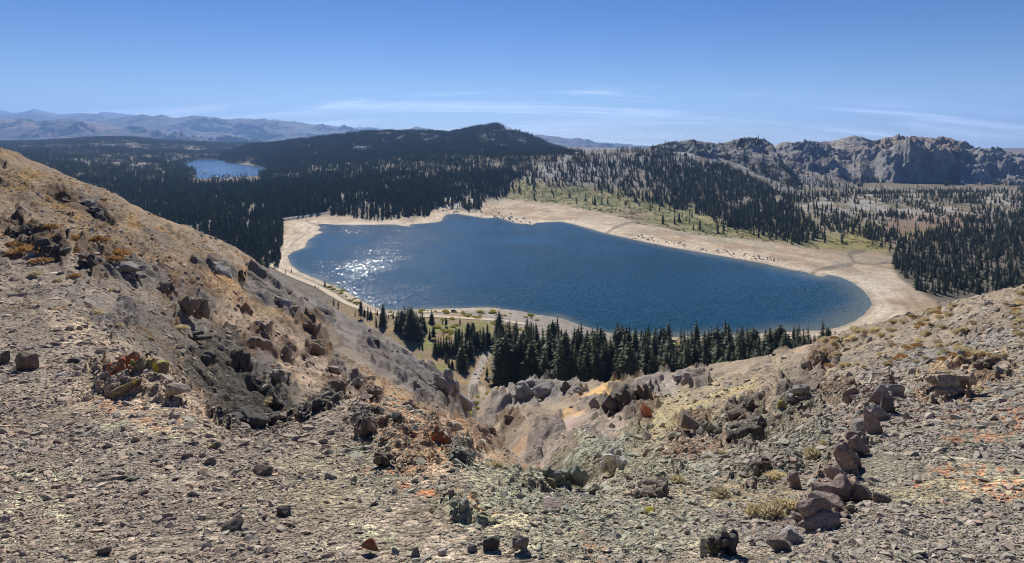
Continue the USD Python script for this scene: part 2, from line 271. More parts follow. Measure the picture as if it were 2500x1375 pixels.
# relief: rolling noise at every scale, ridged and stepped where the ground is rocky
px = hill.Y / F                                                # metres per photograph pixel
disp = lift * px
for k in range(13):
    lam = 48.0 / 2 ** k
    wgt = smooth01(lam / hill.Y, .006, .014) * (1 - smooth01(lam / px, 90, 200))
    m = wgt > 0.01
    if not m.any(): continue
    x, y = hill.X[m] / lam, hill.Y[m] / lam
    n = n2(x, y, 30 + k)
    rid = 1 - np.abs(2 * n2(x + 7.3, y * 1.0, 60 + k) - 1)
    amp = lam * wgt[m]
    gr = 1 + (1.2 * smooth01(hill.Y[m], 12, 20) - .35 * (1 - smooth01(hill.Y[m], 12, 20))) * (1 - smooth01(lam / px[m], 6, 40))
    disp[m] += amp * ((n - .5) * 0.12 * gr + rocky[m] * (rid - .6) * 0.42)
# rills running down the two slopes
gl = seg_dist([(1360,1150),(1300,1105),(1250,1070),(1205,1035),(1172,1002),(1152,965)], hill.U + warpu * .5, base_V + warpv * .5)
disp -= px * 46 * np.clip(1 - gl / 62, 0, 1) ** 1.3 * smooth01(hill.Y, 14, 24) * front
al = math.radians(31); q = (-hill.U * math.sin(al) + base_V * math.cos(al)) ; p = hill.U * math.cos(al) + base_V * math.sin(al)
leftw = smooth01(1120 - hill.U, 0, 120) * smooth01(hill.Y, 20, 30)
al2 = math.radians(-24); q2 = (-hill.U * math.sin(al2) + base_V * math.cos(al2)); p2 = hill.U * math.cos(al2) + base_V * math.sin(al2)
rightw = smooth01(hill.U, 1180, 1300) * smooth01(hill.Y, 20, 30)
rill = leftw * (n2(q / 13, p / 130, 80, 4) - .5) + rightw * (n2(q2 / 12, p2 / 120, 81, 4) - .5)
disp += rill * px * 13 * (1 - .6 * rocky)
edge = smooth01(np.abs(1 - hill.Y / ry), 0.0, 0.06)
Zd = hill.Z + disp * np.where(hill.Y > 4, 1, .4)
Sd = -Zd / hill.Y
Sd = np.where(hill.Y <= ry, np.maximum(Sd, sr_j + 0.6 * soft - 0.001), Sd)
hill.Z = -Sd * hill.Y; hill.refresh()

# colour of the ground, zone by zone
u_, v_ = hill.U + warpu * .6, base_V + warpv * .6
col = np.tile(C(.255, .222, .185), S.shape + (1,))
def zone(cu_, cv_, a, b, deg, c, s=1.0, nz=0.0, seed=0):
    global col
    w = smooth01(1.15 - blob(cu_, cv_, a, b, deg, u_, v_), 0, .5)
    if nz: w = w * smooth01(n2(u_ / nz, v_ / nz * 1.6, seed, 4), .42, .58)
    col = lay(col, c, w * s)
streak = leftw * n2(q / 9, p / 160, 90, 4) + rightw * n2(q2 / 9, p2 / 150, 91, 4)
GOLD, TAN, ORANGE, ASH, MAUVE = C(.32, .22, .105), C(.38, .30, .21), C(.42, .275, .155), C(.46, .41, .35), C(.27, .23, .205)
zone(250, 560, 420, 200, 25, C(.255, .205, .155))
zone(420, 560, 420, 60, 27, GOLD, .85, 60, 1); zone(120, 470, 200, 45, 27, GOLD * .95, .7, 45, 2); zone(650, 700, 260, 50, 33, GOLD * 1.05, .8, 60, 3); zone(60, 590, 120, 40, 20, GOLD, .6, 40, 4)
zone(200, 445, 220, 22, 29, C(.26, .22, .185), .8); zone(560, 610, 160, 30, 24, C(.25, .215, .185), .8)
zone(620, 740, 150, 36, 30, C(.37, .27, .175), .7); zone(830, 790, 110, 26, 18, ORANGE * .9, .7, 30, 5); zone(800, 765, 90, 30, 30, C(.30, .225, .165), .7)
zone(960, 860, 230, 70, 36, C(.215, .205, .205), .95); zone(720, 720, 120, 40, 38, C(.20, .19, .185), .85); zone(1090, 930, 60, 50, 40, C(.15, .14, .14), .8)
zone(760, 900, 260, 50, 33, C(.40, .335, .28), .95); zone(900, 960, 220, 32, 33, C(.37, .31, .26), .9); zone(590, 790, 130, 26, 33, C(.44, .36, .29), .8); zone(1000, 985, 160, 20, 33, C(.42, .31, .22), .7)
zone(160, 690, 330, 90, 14, C(.275, .245, .215), .95); zone(170, 800, 180, 42, 25, C(.48, .40, .32), .8, 40, 6); zone(450, 830, 180, 80, 25, C(.155, .142, .125), .85)
zone(560, 960, 180, 110, 15, C(.085, .08, .068), 1.0); zone(300, 900, 60, 40, 0, C(.33, .25, .19), .5)
zone(350, 1000, 240, 70, 12, C(.40, .335, .265), .9); zone(330, 1010, 140, 30, 15, C(.47, .27, .17), .55, 26, 7); zone(450, 980, 90, 40, 25, C(.47, .37, .29), .8)
zone(200, 1130, 330, 90, 3, C(.27, .24, .205)); zone(120, 1160, 130, 26, 8, C(.42, .41, .31), .8, 36, 8); zone(70, 1280, 130, 90, 0, C(.46, .44, .33), .85, 44, 9); zone(340, 1060, 150, 20, 6, C(.43, .42, .31), .7, 30, 10); zone(20, 1050, 40, 24, 0, C(.50, .33, .22), .6)
zone(620, 1260, 420, 130, 5, C(.265, .235, .20)); zone(760, 1180, 260, 90, -10, C(.275, .255, .20), .9)
zone(1010, 1080, 130, 66, 40, C(.36, .27, .20), .9); zone(960, 1010, 120, 40, 40, C(.40, .24, .15), .7, 24, 11); zone(1090, 1090, 90, 40, 50, C(.40, .24, .15), .65, 22, 12); zone(950, 1145, 60, 14, -8, C(.56, .22, .08), .9, 14, 13)
zone(1130, 1230, 220, 70, 12, C(.37, .37, .275), .9, 60, 14); zone(1200, 1260, 120, 18, 33, C(.58, .24, .10), .9, 16, 15); zone(1020, 1200, 60, 24, 10, C(.52, .24, .12), .7, 16, 16); zone(1240, 1180, 120, 40, 20, C(.33, .33, .25), .8); zone(870, 1310, 140, 40, 0, C(.42, .42, .31), .7, 36, 17)
zone(1260, 1110, 150, 34, 8, C(.46, .35, .25), .95); zone(1150, 1060, 90, 30, 30, C(.44, .34, .26), .9)
zone(1400, 1060, 200, 50, -8, C(.33, .285, .265), .95); zone(1480, 985, 240, 26, -18, C(.43, .33, .22), .75, 40, 18); zone(1380, 1015, 170, 14, -24, C(.46, .34, .22), .75, 30, 24); zone(1560, 925, 150, 16, -18, C(.47, .34, .19), .85)
zone(1300, 960, 130, 30, -10, C(.27, .25, .24), .85); zone(1620, 945, 80, 26, -18, C(.33, .32, .32), .8)
zone(1720, 990, 240, 60, -22, C(.325, .285, .205), .95); zone(1650, 1030, 160, 40, -25, C(.36, .32, .225), .9); zone(1880, 920, 190, 60, -20, C(.29, .25, .205), .9); zone(1780, 960, 150, 14, -24, C(.42, .38, .25), .6)
zone(1490, 1115, 60, 34, -20, C(.40, .43, .38), .8, 30, 19); zone(1600, 1140, 260, 60, -6, C(.265, .25, .20), .85); zone(1690, 1105, 90, 40, 0, C(.29, .24, .205), .8); zone(1380, 1150, 130, 50, -15, C(.185, .175, .145), .8)
zone(1500, 1280, 330, 80, 0, C(.29, .275, .215)); zone(1350, 1320, 150, 50, 30, C(.36, .33, .245), .8, 40, 20); zone(1440, 1330, 60, 30, 35, C(.45, .24, .14), .6, 18, 21)
zone(1880, 1080, 130, 60, -10, C(.21, .20, .17), .8); zone(1880, 1070, 70, 24, -15, C(.34, .36, .36), .7); zone(1780, 1210, 190, 50, -8, C(.32, .275, .20), .8)
zone(2300, 830, 330, 60, -16, C(.265, .24, .21)); zone(2350, 850, 260, 18, -16, C(.27, .27, .275), .8); zone(2150, 930, 160, 30, -14, C(.30, .30, .29), .7, 40, 22)
zone(2330, 940, 120, 60, -12, C(.34, .27, .20), .85); zone(2470, 900, 90, 60, -10, C(.28, .24, .18), .8)
zone(2330, 1130, 300, 120, -6, C(.235, .222, .185)); zone(2320, 1200, 230, 44, -4, C(.33, .30, .22), .85, 60, 23)
for k, (a, b, c_, d, e) in enumerate([(2250,965,110,16,5),(2360,1000,170,26,-3),(2440,1040,120,22,-4),(2400,1160,130,26,6),(2440,1200,110,22,5),(2250,1180,40,16,0),(2380,1070,120,14,0),(2480,1010,60,20,0)]): zone(a, b, c_, d, e, C(.40, .225, .145), .75, 15, 40 + k)
zone(2250, 1330, 420, 70, 0, C(.26, .235, .20))
col = col * (0.72 + 0.56 * np.where(leftw + rightw > .3, streak, n2(hill.X / px / 40, np.log(hill.Y) * 18, 92, 4)))[..., None]
col = lay(col, rockcol, rocky * .85)
stain = n2(hill.X / 2.3, hill.Y / 2.9, 93, 5)
col = col * (0.84 + .32 * stain)[..., None]
tint = n2(hill.X / 5, hill.Y / 6, 94, 4) - .5
col = col * (1 + tint[..., None] * C(.16, .02, -.16))
lum = col.mean(-1, keepdims=True); col = (lum + (col - lum) * 1.3) * C(.86, .805, .72) * (1 - .16 * leftw[..., None])
hv, hf = hill.mesh()
tag(obj('hillside', (hv, hf), MAT_HILL, smooth=True, col=np.clip(col, .02, .8).reshape(-1, 3)), kind='structure')

# ------------------------------------------------------------------ the valley: meadow, beaches, wooded slopes behind the lakes
ZL = -150.0
def on(v, z=ZL): return -z * F / (v - VH)
SHORE = [(703,626),(712,648),(736,666),(771,679),(801,692),(836,706),(869,725),(897,741),(924,753),(956,758),(1011,755),(1076,753),(1140,752),(1196,750),(1268,759),(1300,766),(1380,778),(1420,795),(1480,812),(1600,822),(1750,820),(1880,812),(2000,806),(2045,800),(2080,786),(2110,766),(2127,745),(2122,728),(2105,708),(2080,690),(2050,677),(2025,671),(2005,678),(1985,672),(1970,665),(1930,659),(1850,641),(1780,629),(1700,615),(1620,601),(1540,584),(1480,571),(1440,559),(1400,548),(1372,542),(1330,543),(1308,545),(1300,550),(1285,548),(1260,545),(1235,537),(1215,532),(1180,533),(1150,528),(1115,522),(1090,524),(1083,530),(1078,540),(1065,543),(1035,546),(1005,548),(998,550),(1008,555),(985,552),(955,548),(900,549),(850,549),(815,549),(795,547),(772,548),(786,556),(775,562),(790,567),(772,574),(752,588),(745,605),(716,615)]
Z2 = -148.0
SHORE2 = [(447,402),(470,410),(477,425),(474,438),(500,437),(520,433),(545,437),(570,431),(600,433),(632,430),(633,424),(650,412),(645,408),(600,403),(560,397),(543,391),(520,390),(480,390),(460,393)]
def raster(poly, zl, x0, x1, y0, y1, step):
    wp = [((u - U0) / F * on(v, zl), on(v, zl)) for u, v in poly]
    gx, gy = np.arange(x0, x1, step), np.arange(y0, y1, step)
    GX, GY = np.meshgrid(gx, gy); m = inside(wp, GX, GY)
    d = (distance_transform_edt(~m) - distance_transform_edt(m)) * step
    return RegularGridInterpolator((gy, gx), gaussian_filter(d, 1.0), bounds_error=False, fill_value=1e4), gx, gy, d
sd1, lx, ly, ld = raster(SHORE, ZL, -700, 800, 380, 1350, 2.5)
sd2, lx2, ly2, ld2 = raster(SHORE2, Z2, -2500, -700, 1700, 4300, 8.0)
G = []
for u in (-300, 0, 300, 600, 900, 1150, 1300): G += [(u,225,-121),(u,300,-129),(u,340,-135),(u,400,-141),(u,470,-146)]
for u in (1450, 1800, 2200, 2600, 3000): G += [(u,225,-128),(u,300,-133),(u,340,-137.5),(u,420,-144)]
G += [(2200,500,-147),(2290,530,-147.6),(2500,600,-145),(2300,680,-146),(2200,705,-146.8),(2400,790,-143),(2500,910,-140),(2500,1090,-139),(2500,1380,-135),(2200,950,-146.6),(2200,1120,-142.8),(2200,1390,-140),(2100,820,-148.6),(2000,880,-147.7),(2000,1130,-144),(2000,1350,-140),(1900,1240,-141.5),(1900,1600,-129),(1800,950,-146.6),(1800,1250,-142.6),(1800,1600,-118),(1800,1850,-74),(1700,1130,-144),(1700,1400,-131),(1700,1650,-100),(1700,1850,-55),
 (1600,970,-149),(1600,1180,-142.5),(1600,1500,-121),(1600,1800,-72.5),(1600,1950,-40),(1500,1150,-146.6),(1500,1380,-139),(1500,1600,-107),(1500,1850,-66),(1500,2000,-46),(1400,1290,-147),(1400,1480,-129),(1400,1650,-99.7),(1400,1850,-70),(1400,2000,-50),(1250,1420,-147.7),(1250,1500,-131),(1250,1800,-108),(1250,2200,-74),(1100,1260,-148),(1100,1450,-136),(1100,1700,-114),(1100,2000,-94),(1100,2500,-75),
 (900,1110,-149),(900,1350,-136),(900,1800,-121),(900,2300,-108),(900,3000,-80),(700,1140,-148.5),(700,1420,-143),(700,1900,-140),(690,2400,-137),(700,2900,-117),(700,3600,-84),(500,1470,-147),(500,1900,-144),(540,2500,-147),(520,3300,-146),(500,3800,-139),(500,4600,-123),(500,6000,-88),(300,1500,-141),(300,1950,-131),(300,2500,-117),(300,3300,-112),(300,4500,-62),(300,5500,-8),(300,7500,-80),(100,2200,-103),(100,3500,-94),(100,4800,-66),(100,7500,-100),(-300,2200,-103),(-300,3500,-94),(-300,4800,-64),(-300,7500,-100),
 (0,600,-145),(0,1200,-140),(-300,1000,-142),(400,600,-147),(400,1000,-148),(650,680,-147.5),(3000,700,-142),(3000,1000,-138),(3000,1380,-135),(800,7500,-100),(1200,3600,-110),(1400,2600,-130),(1600,2600,-130),(1900,2100,-165),(2200,1750,-160),(2500,1750,-155),(3000,1750,-155),(1200,7500,-120),(1800,7500,-180),(2500,7500,-180),(3000,3500,-180)]
G = np.array(G, float)
vrbf = RBFInterpolator(np.stack([G[:, 0] / 330, 2.6 * np.log(G[:, 1])], 1), G[:, 2], kernel='linear', smoothing=0.02)
vus = np.linspace(-320, 2820, 760); vys = np.exp(np.linspace(math.log(228), math.log(7000), 420))
cu, cy = np.linspace(-320, 2820, 180), np.exp(np.linspace(math.log(228), math.log(7000), 150))
CU, CY = np.meshgrid(cu, cy)
cz = gaussian_filter(vrbf(np.stack([CU.ravel() / 330, 2.6 * np.log(CY.ravel())], 1)).reshape(CU.shape), 1.5)
U, Y = np.meshgrid(vus, vys)
Z = RegularGridInterpolator((np.log(cy), cu), cz)(np.stack([np.clip(np.log(Y), math.log(228.01), math.log(6999)), U], -1))
X = (U - U0) / F * Y
d1 = sd1(np.stack([Y, X], -1)); d2 = sd2(np.stack([Y, X], -1))
rough = smooth01(d1, 40, 140) * smooth01(d2, 30, 120) * smooth01(Y, 480, 800)
Zn = Z.copy()
for k, lam in enumerate((400, 200, 100, 50, 25, 12)):
    a = lam * (.035 if k < 2 else .055)
    Zn += rough * smooth01(lam / (Y / F), 3, 8) * a * (n2(X / lam, Y / lam, 110 + k) - .5)
near = smooth01(520 - Y, 0, 100)
for k, lam in enumerate((30, 12, 5)): Zn += near * lam * .05 * (n2(X / lam, Y / lam, 120 + k) - .5)
def shore_blend(Zn, d, zl, w, slope):
    lowland = zl + np.where(d < 0, d * .08, d * slope)
    return lowland + (np.maximum(Zn, zl + .6) - lowland) * smooth01(d, w * .25, w)
Zn = shore_blend(Zn, d1, ZL, 70, .03)
Zn = np.where(d2 < 400, shore_blend(Zn, d2, Z2, 120, .02), Zn)
valley = Field(vus, vys, Zn)

# colour zones of the valley, in outline
mu, mv = np.arange(-320, 2822, 2.0), np.arange(250, 1000, 2.0)
MU, MV = np.meshgrid(mu, mv)
def mask(poly, blur=2.0): return RegularGridInterpolator((mv, mu), gaussian_filter(inside(poly, MU, MV).astype(float), blur), bounds_error=False, fill_value=0)
vn = (n2(X / 14, Y / 40, 130, 4) - .5) * 9; un = (n2(X / 14, Y / 40, 131, 4) - .5) * 22
q = np.stack([valley.V + vn, U + un], -1)
BEACH = [(690,536),(745,526),(800,521),(830,526),(880,532),(900,540),(950,537),(1000,528),(1045,532),(1055,512),(1075,505),(1110,512),(1165,520),(1185,490),(1230,484),(1300,490),(1380,500),(1440,512),(1500,525),(1560,545),(1620,556),(1700,572),(1800,580),(1880,590),(1960,602),(2010,610),(2060,615),(2130,612),(2185,630),(2178,655),(2195,680),(2225,700),(2290,740),(2290,800),(2050,830),(1300,830),(1150,768),(960,768),(890,752),(800,702),(740,678),(700,660),(680,650),(688,600)]
vc = np.tile(C(.15, .125, .085), U.shape + (1,))
sandn = n2(X / 30, Y / 60, 132, 4)
mB = mask(BEACH, 1.5)(np.stack([valley.V + vn * .25, U + un * .25], -1))
meadow = mask([(1225,486),(1300,492),(1380,502),(1440,514),(1500,527),(1560,546),(1620,558),(1700,573),(1800,582),(1880,592),(1960,604),(2060,613),(2170,613),(2170,600),(2100,560),(2000,592),(1880,562),(1760,530),(1690,492),(1640,480),(1560,470),(1500,464),(1420,450),(1330,446),(1262,438),(1238,462)], 3)(q)
right_open = mask([(1880,480),(2000,470),(2500,465),(2820,465),(2820,560),(2480,580),(2250,600),(2180,640),(2000,600),(1900,560),(1760,520)], 6)(q)
gran = mask([(1240,450),(1300,400),(1420,380),(1560,365),(1640,350),(1900,350),(2000,430),(1950,470),(1850,450),(1700,430),(1560,440),(1450,455),(1330,455)], 8)(q)
vc = lay(vc, C(.27, .265, .25), gran * smooth01(n2(X / 26, Y / 26, 133, 4), .36, .55))
vc = lay(vc, C(.20, .165, .105), right_open * .9)
vc = lay(vc, C(.10, .105, .05), right_open * smooth01(n2(X / 22, Y / 40, 146, 4), .54, .64) * .8)
vc = lay(vc, C(.33, .305, .26), right_open * smooth01(n2(X / 26, Y / 40, 134, 4), .46, .58) * smooth01(560 - valley.V, 0, 50))
vc = lay(vc, C(.24, .145, .10), mask([(2160,540),(2230,520),(2380,530),(2330,575),(2240,590),(2170,570)], 6)(q) * .7)
vc = lay(vc, C(.26, .215, .085), meadow * .95)
vc = lay(vc, C(.115, .135, .04), meadow * smooth01(n2(X / 12, Y / 25, 135, 4), .42, .54) * .85)
vc = lay(vc, C(.23, .15, .105), mask([(1500,520),(1530,505),(1570,520),(1590,545),(1540,540)], 4)(q) * .8)
for pp in ([(1890,500),(1930,498),(1985,540),(2010,570),(1960,575),(1915,545)], [(2060,555),(2120,548),(2165,560),(2130,575)], [(2200,568),(2290,560),(2330,580),(2260,592)]): vc = lay(vc, C(.27, .225, .075), mask(pp, 4)(q) * .9)
vc = lay(vc, C(.26, .22, .075), mask([(1980,605),(2010,578),(2100,560),(2160,595),(2175,615),(2060,612)], 4)(q) * .9)
gz = [(130,388,400,425),(150,384,300,420)]
left_gran = mask([(120,388),(200,385),(260,384),(330,388),(390,405),(395,418),(340,420),(250,412),(150,400)], 3)(q)
vc = lay(vc, C(.27, .25, .21), left_gran * smooth01(n2(X / 60, Y / 90, 136, 4), .40, .52))
for (a, b, e, f_) in [(790,455,60,10),(1010,445,50,12),(730,340,40,5),(1030,470,40,10),(540,455,26,8),(560,490,24,8),(640,560,20,16),(660,600,20,22),(890,495,20,6),(250,352,60,6),(140,366,30,5),(1120,495,60,14)]:
    r = np.hypot((U + un - a) / e, (valley.V + vn - b) / f_); vc = lay(vc, C(.40, .37, .32), smooth01(1.1 - r, 0, .3) * smooth01(n2(X / 20, Y / 40, 137, 3), .42, .55))
vc = lay(vc, C(.34, .25, .13), smooth01(1.1 - np.hypot((U - 480) / 28, (valley.V - 494) / 7), 0, .3))
nearm = smooth01(560 - Y, 0, 40) * (U < 2000)
vc = lay(vc, C(.235, .17, .095), nearm)
vc = lay(vc, C(.30, .20, .085), nearm * smooth01(n2(X / 18, Y / 18, 138, 4), .5, .62) * .8)
vc = lay(vc, C(.19, .19, .055), nearm * smooth01(n2(X / 25, Y / 25, 139, 4), .52, .6) * smooth01(valley.V, 760, 790) * (U > 1010) * .8)
vc = lay(vc, C(.20, .16, .11), smooth01(Y, 500, 560) * smooth01(800 - Y, 0, 200) * (U < 700) * .5)
SAND, SANDB = C(.62, .505, .365), C(.37, .265, .165)
sand = lay(np.tile(SAND, U.shape + (1,)), SANDB, smooth01(d1 + (sandn - .5) * 60, 14, 48) * (.6 + .4 * smooth01(sandn, .4, .6)))
contour = n2(d1 / 5.0, X / 160, 140, 3)
sand = sand * (.70 + .55 * contour)[..., None] * (.9 + .2 * n2(X / 3., Y / 9., 143, 3))[..., None]
lines = .5 + .5 * np.sin(d1 * (.55 + .25 * n2(X / 90, Y / 90, 147, 2)) + 5 * n2(X / 25, Y / 50, 148, 3)); sand = sand * (1 - .22 * smooth01(lines, .6, .95) * smooth01(60 - d1, 0, 40))[..., None]
sand = lay(sand, C(.30, .275, .20), smooth01(n2(X / 26, Y / 55, 141, 4), .54, .64) * .5 * smooth01(d1, 25, 60))
sand = lay(sand, C(.58, .50, .38), smooth01(1 - np.hypot((U - 2150) / 150, (valley.V - 690) / 40), 0, .7) * .6)
vc = lay(vc, sand, mB)
wet = smooth01(7 - d1 + 4 * (sandn - .5), 0, 6) * (d1 > -60)
vc = lay(vc, C(.27, .22, .16), wet * .6)
greyshore = mB * smooth01(540 - Y, 0, 30) * (U < 1500)
vc = lay(vc, C(.27, .24, .20), greyshore * .9)
for line, wd, c, s_ in [([(1985,668),(2000,658),(2040,650),(2075,645),(2085,638),(2078,630),(2075,620),(2090,615),(2110,612)], 4.5, C(.16, .13, .10), .9), ([(2085,640),(2110,644),(2140,645),(2180,638),(2210,632)], 3, C(.17, .14, .11), .8), ([(2000,658),(2050,654),(2078,648)], 3, C(.22, .18, .13), .7), ([(2085,690),(2120,680),(2100,665),(2060,660)], 2, C(.28, .23, .17), .5),
                       ([(1480,570),(1500,556),(1530,545),(1560,541)], 3, C(.18, .15, .12), .8), ([(772,549),(752,540),(742,530)], 2.5, C(.17, .16, .13), .8)]:
    vc = lay(vc, c, smooth01(1.2 - seg_dist(line, U + un * .4, valley.V + vn * .3) / (wd * (.6 + 1.1 * n2(X / 14, Y / 30, 144, 3))), 0, .6) * s_ * (.55 + .45 * smooth01(n2(X / 10, Y / 22, 145, 3), .3, .5)))
creek = seg_dist([(1165,1010),(1160,985),(1150,950),(1162,915),(1178,885),(1190,860)], U + un * .2, valley.V + vn * .2)
vc = lay(vc, C(.36, .32, .27), smooth01(1.2 - creek / 11, 0, .7) * nearm * .9)
vc = vc * (.86 + .28 * n2(X / 9, Y / 20, 142, 4))[..., None]
vv, vf = valley.mesh()
tag(obj('valley', (vv, vf), MAT_VALLEY, smooth=True, col=np.clip(vc, .02, .8).reshape(-1, 3)), kind='structure')

# ------------------------------------------------------------------ ridges and mountains behind: (u, v, Y) of foot, shoulder and crest
def ridge(name, foot, shoulder, crest, du, amp, color_fn, seed, rows=110, rug=(1.0, .55), oct0=3.0, jag=0.0, flute=0.0, off=1.0):
    amp = amp * off
    u0, u1 = crest[0][0], crest[-1][0]
    uu = np.arange(u0, u1 + .1, du); nt = rows
    fv, fy = pol(foot, uu); sv, sy = pol(shoulder, uu); cv, cyy = pol(crest, uu); cv = cv - (n2(uu / 14, uu * 0, seed + 50, 4) - .5) * 5 * jag
    fy, sy, cyy = fy * off, sy * off, cyy * off
    fl = flute * ((n2(uu / 70, uu * 0, seed + 70, 2) - .5) * 2.0 + (n2(uu / 22, uu * 0, seed + 71, 3) - .5) * .7); fy = fy - fl * .9; sy = sy - fl * .8; sv = sv + (n2(uu / 18, uu * 0, seed + 72, 4) - .5) * flute * .16
    t = np.linspace(0, 1.35, nt)[:, None]
    def three(a, b, c):
        return np.where(t < .5, a + (b - a) * t / .5, np.where(t < 1, b + (c - b) * (t - .5) / .5, c))
    Yg = three(fy, sy, cyy) + np.where(t > 1, (t - 1) * cyy * .35, 0)
    Vg = three(fv, sv, cv)
    Zg = (VH - Vg) / F * Yg - np.where(t > 1, (t - 1) * cyy * .35 * .5, 0)
    Ug = np.tile(uu, (nt, 1)); Xg = (Ug - U0) / F * Yg
    px = Yg / F
    d = np.zeros_like(Zg)
    for k in range(9):
        lam = amp * oct0 / 2 ** k; w = smooth01(lam / px, 2.5, 5)
        r_ = 1 - np.abs(2 * n2(Xg / lam, Yg / lam, seed + k) - 1)
        d += w * .95 * lam ** .57 * ((r_ - .62) * rug[0] + (n2(Xg / lam * 1.3, Yg / lam * 1.3, seed + 20 + k) - .5) * rug[1])
    d = d * (.35 + 1.4 * smooth01(n2(Xg / (amp * 3.2), Yg / (amp * 3.2), seed + 80, 3), .42, .62))
    env = np.clip(t * 3, 0, 1) * np.where(t < 1, 1 - .92 * smooth01(t, .82, 1), .08)
    Zg = Zg + d * env
    Zg[0] -= 60 + .02 * Yg[0]
    f = Field.__new__(Field); f.us, f.X, f.Y, f.Z, f.U = uu, Xg, Yg, Zg, Ug; f.V = VH - F * Zg / Yg; f.t = np.tile(t, (1, len(uu)))
    gy = np.gradient(Zg, axis=0) / np.maximum(np.gradient(Yg, axis=0), 1); gx = np.gradient(Zg, axis=1) / np.maximum(np.gradient(Xg, axis=1), 1)
    f.slope = np.hypot(gx, gy)
    colr = color_fn(f)
    v_, f_ = np.stack([Xg, Yg, Zg], -1).reshape(-1, 3), grid_faces(nt, len(uu))
    tag(obj(name, (v_, f_), MAT_MOUNT, smooth=True, col=np.clip(colr, .015, .8).reshape(-1, 3)), kind='structure')
    return f
FOREST = C(.034, .045, .03)
def wooded(f, bare=C(.30, .28, .25), lo=.60, lam=70, seed=0, forest=FOREST):
    c = np.tile(forest, f.X.shape + (1,)); n = n2(f.X / lam, f.Y / lam, 200 + seed, 5)
    return lay(c, bare, smooth01(n, lo, lo + .08) * .85)
def peakwood(f):
    c = wooded(f, C(.21, .195, .17), .55, 60, 1, C(.07, .063, .045))
    return lay(c, C(.17, .155, .135), smooth01(1 - np.hypot((f.U - 1222) / 95, (f.V - 335) / 42), 0, .5) * .85)
fr = ridge('forested_ridge', [(520,389,3750),(600,398,3300),(650,408,2800),(700,398,2600),(900,397,2400),(1100,392,2300),(1300,378,2300),(1420,392,2300)], [(520,382,4000),(600,378,3700),(700,370,3100),(900,358,3000),(1050,355,2900),(1200,345,2900),(1300,360,2900),(1420,388,2900)],
   [(520,382,4300),(560,372,4200),(600,356,4100),(700,345,3900),(800,334,3700),(880,323,3700),(960,320,3700),(1030,321,3700),(1100,324,3600),(1150,313,3500),(1185,305,3400),(1205,303,3400),(1222,305,3400),(1240,318,3400),(1262,319,3400),(1290,331,3400),(1330,350,3400),(1370,365,3400),(1420,388,3400)], 4, 50, peakwood, 300)
def knob(f):
    n = n2(f.X / 24, f.Y / 24, 220, 5)
    c = lay(np.tile(C(.085, .075, .05), f.X.shape + (1,)), C(.255, .25, .225), smooth01(n, .36, .52))
    return c
gk = ridge('granite_hill', [(1540,400,1750),(1700,410,1750),(1800,420,1750),(1900,455,1600),(1960,470,1500)], [(1540,380,1850),(1700,375,1850),(1830,380,1850),(1900,400,1750),(1960,460,1600)],
   [(1540,366,2000),(1580,360,2000),(1610,354,2000),(1640,345,2000),(1690,341,2000),(1730,349,2050),(1765,350,2100),(1790,341,2100),(1830,339,2100),(1862,338,2100),(1885,350,2050),(1900,375,1950),(1920,410,1850),(1960,455,1750)], 3, 30, knob, 330, 150, (2.0, 1.2), 1.6, .8, 60)
def cliffs(f):
    n = n2(f.X / 60, f.Y / 60, 230, 5)
    c = lay(np.tile(C(.28, .24, .195), f.X.shape + (1,)), C(.27, .26, .24), smooth01(n, .42, .58))
    c = lay(c, C(.21, .205, .20), smooth01(f.slope, .7, 1.2))
    c = lay(c, C(.235, .19, .15), smooth01(f.U, 2110, 2150) * smooth01(2400 - f.U, 0, 40) * smooth01(f.t, .52, .6))
    c = lay(c, C(.24, .235, .225), smooth01(f.U, 2330, 2380) * smooth01(.9 - f.t, 0, .1))
    c = lay(c, C(.06, .065, .04), smooth01(n2(f.X / 30, f.Y / 30, 231, 4), .52, .6) * smooth01(f.V, 425, 450) * (f.U < 2150) * .8)
    n3 = n2(f.X / 25, f.Z / 9, 232, 4)
    return c * (.82 + .55 * n3)[..., None]
cm = ridge('cliff_mountain', [(1830,470,1540),(2000,472,1560),(2100,476,1640),(2135,480,1880),(2205,480,1900),(2222,480,1870),(2240,480,1910),(2325,480,1910),(2350,480,1720),(2600,482,1640),(2900,482,1640)],
   [(1830,420,2000),(1950,400,2100),(2040,390,2150),(2090,385,2200),(2125,375,2150),(2150,372,2040),(2205,368,2025),(2222,366,2005),(2245,366,2020),(2320,372,2020),(2350,378,2060),(2400,382,2080),(2600,392,2080),(2900,396,2080)],
   [(1830,385,2300),(1860,366,2400),(1890,356,2500),(1915,347,2500),(1935,350,2500),(1978,343,2500),(2000,348,2550),(2030,345,2600),(2055,338,2600),(2085,330,2600),(2105,334,2600),(2130,344,2700),(2150,339,2900),(2170,335,2900),(2215,339,2900),(2250,334,2900),(2262,333,2900),(2280,339,2900),(2300,336,2900),(2340,344,2800),(2365,352,2700),(2385,367,2500),(2430,369,2350),(2500,377,2350),(2700,383,2350),(2900,386,2350)], 2.6, 60, cliffs, 360, 230, (1.7, 1.0), 2.0, 1.2, 70)
def brownrange(f):
    c = wooded(f, C(.20, .12, .08), .52, 420, 3, C(.035, .042, .03))
    return lay(c, C(.05, .055, .045), smooth01(.35 - f.t, 0, .2))
def bluerange(f): return wooded(f, C(.12, .11, .10), .58, 300, 4, C(.04, .045, .035))
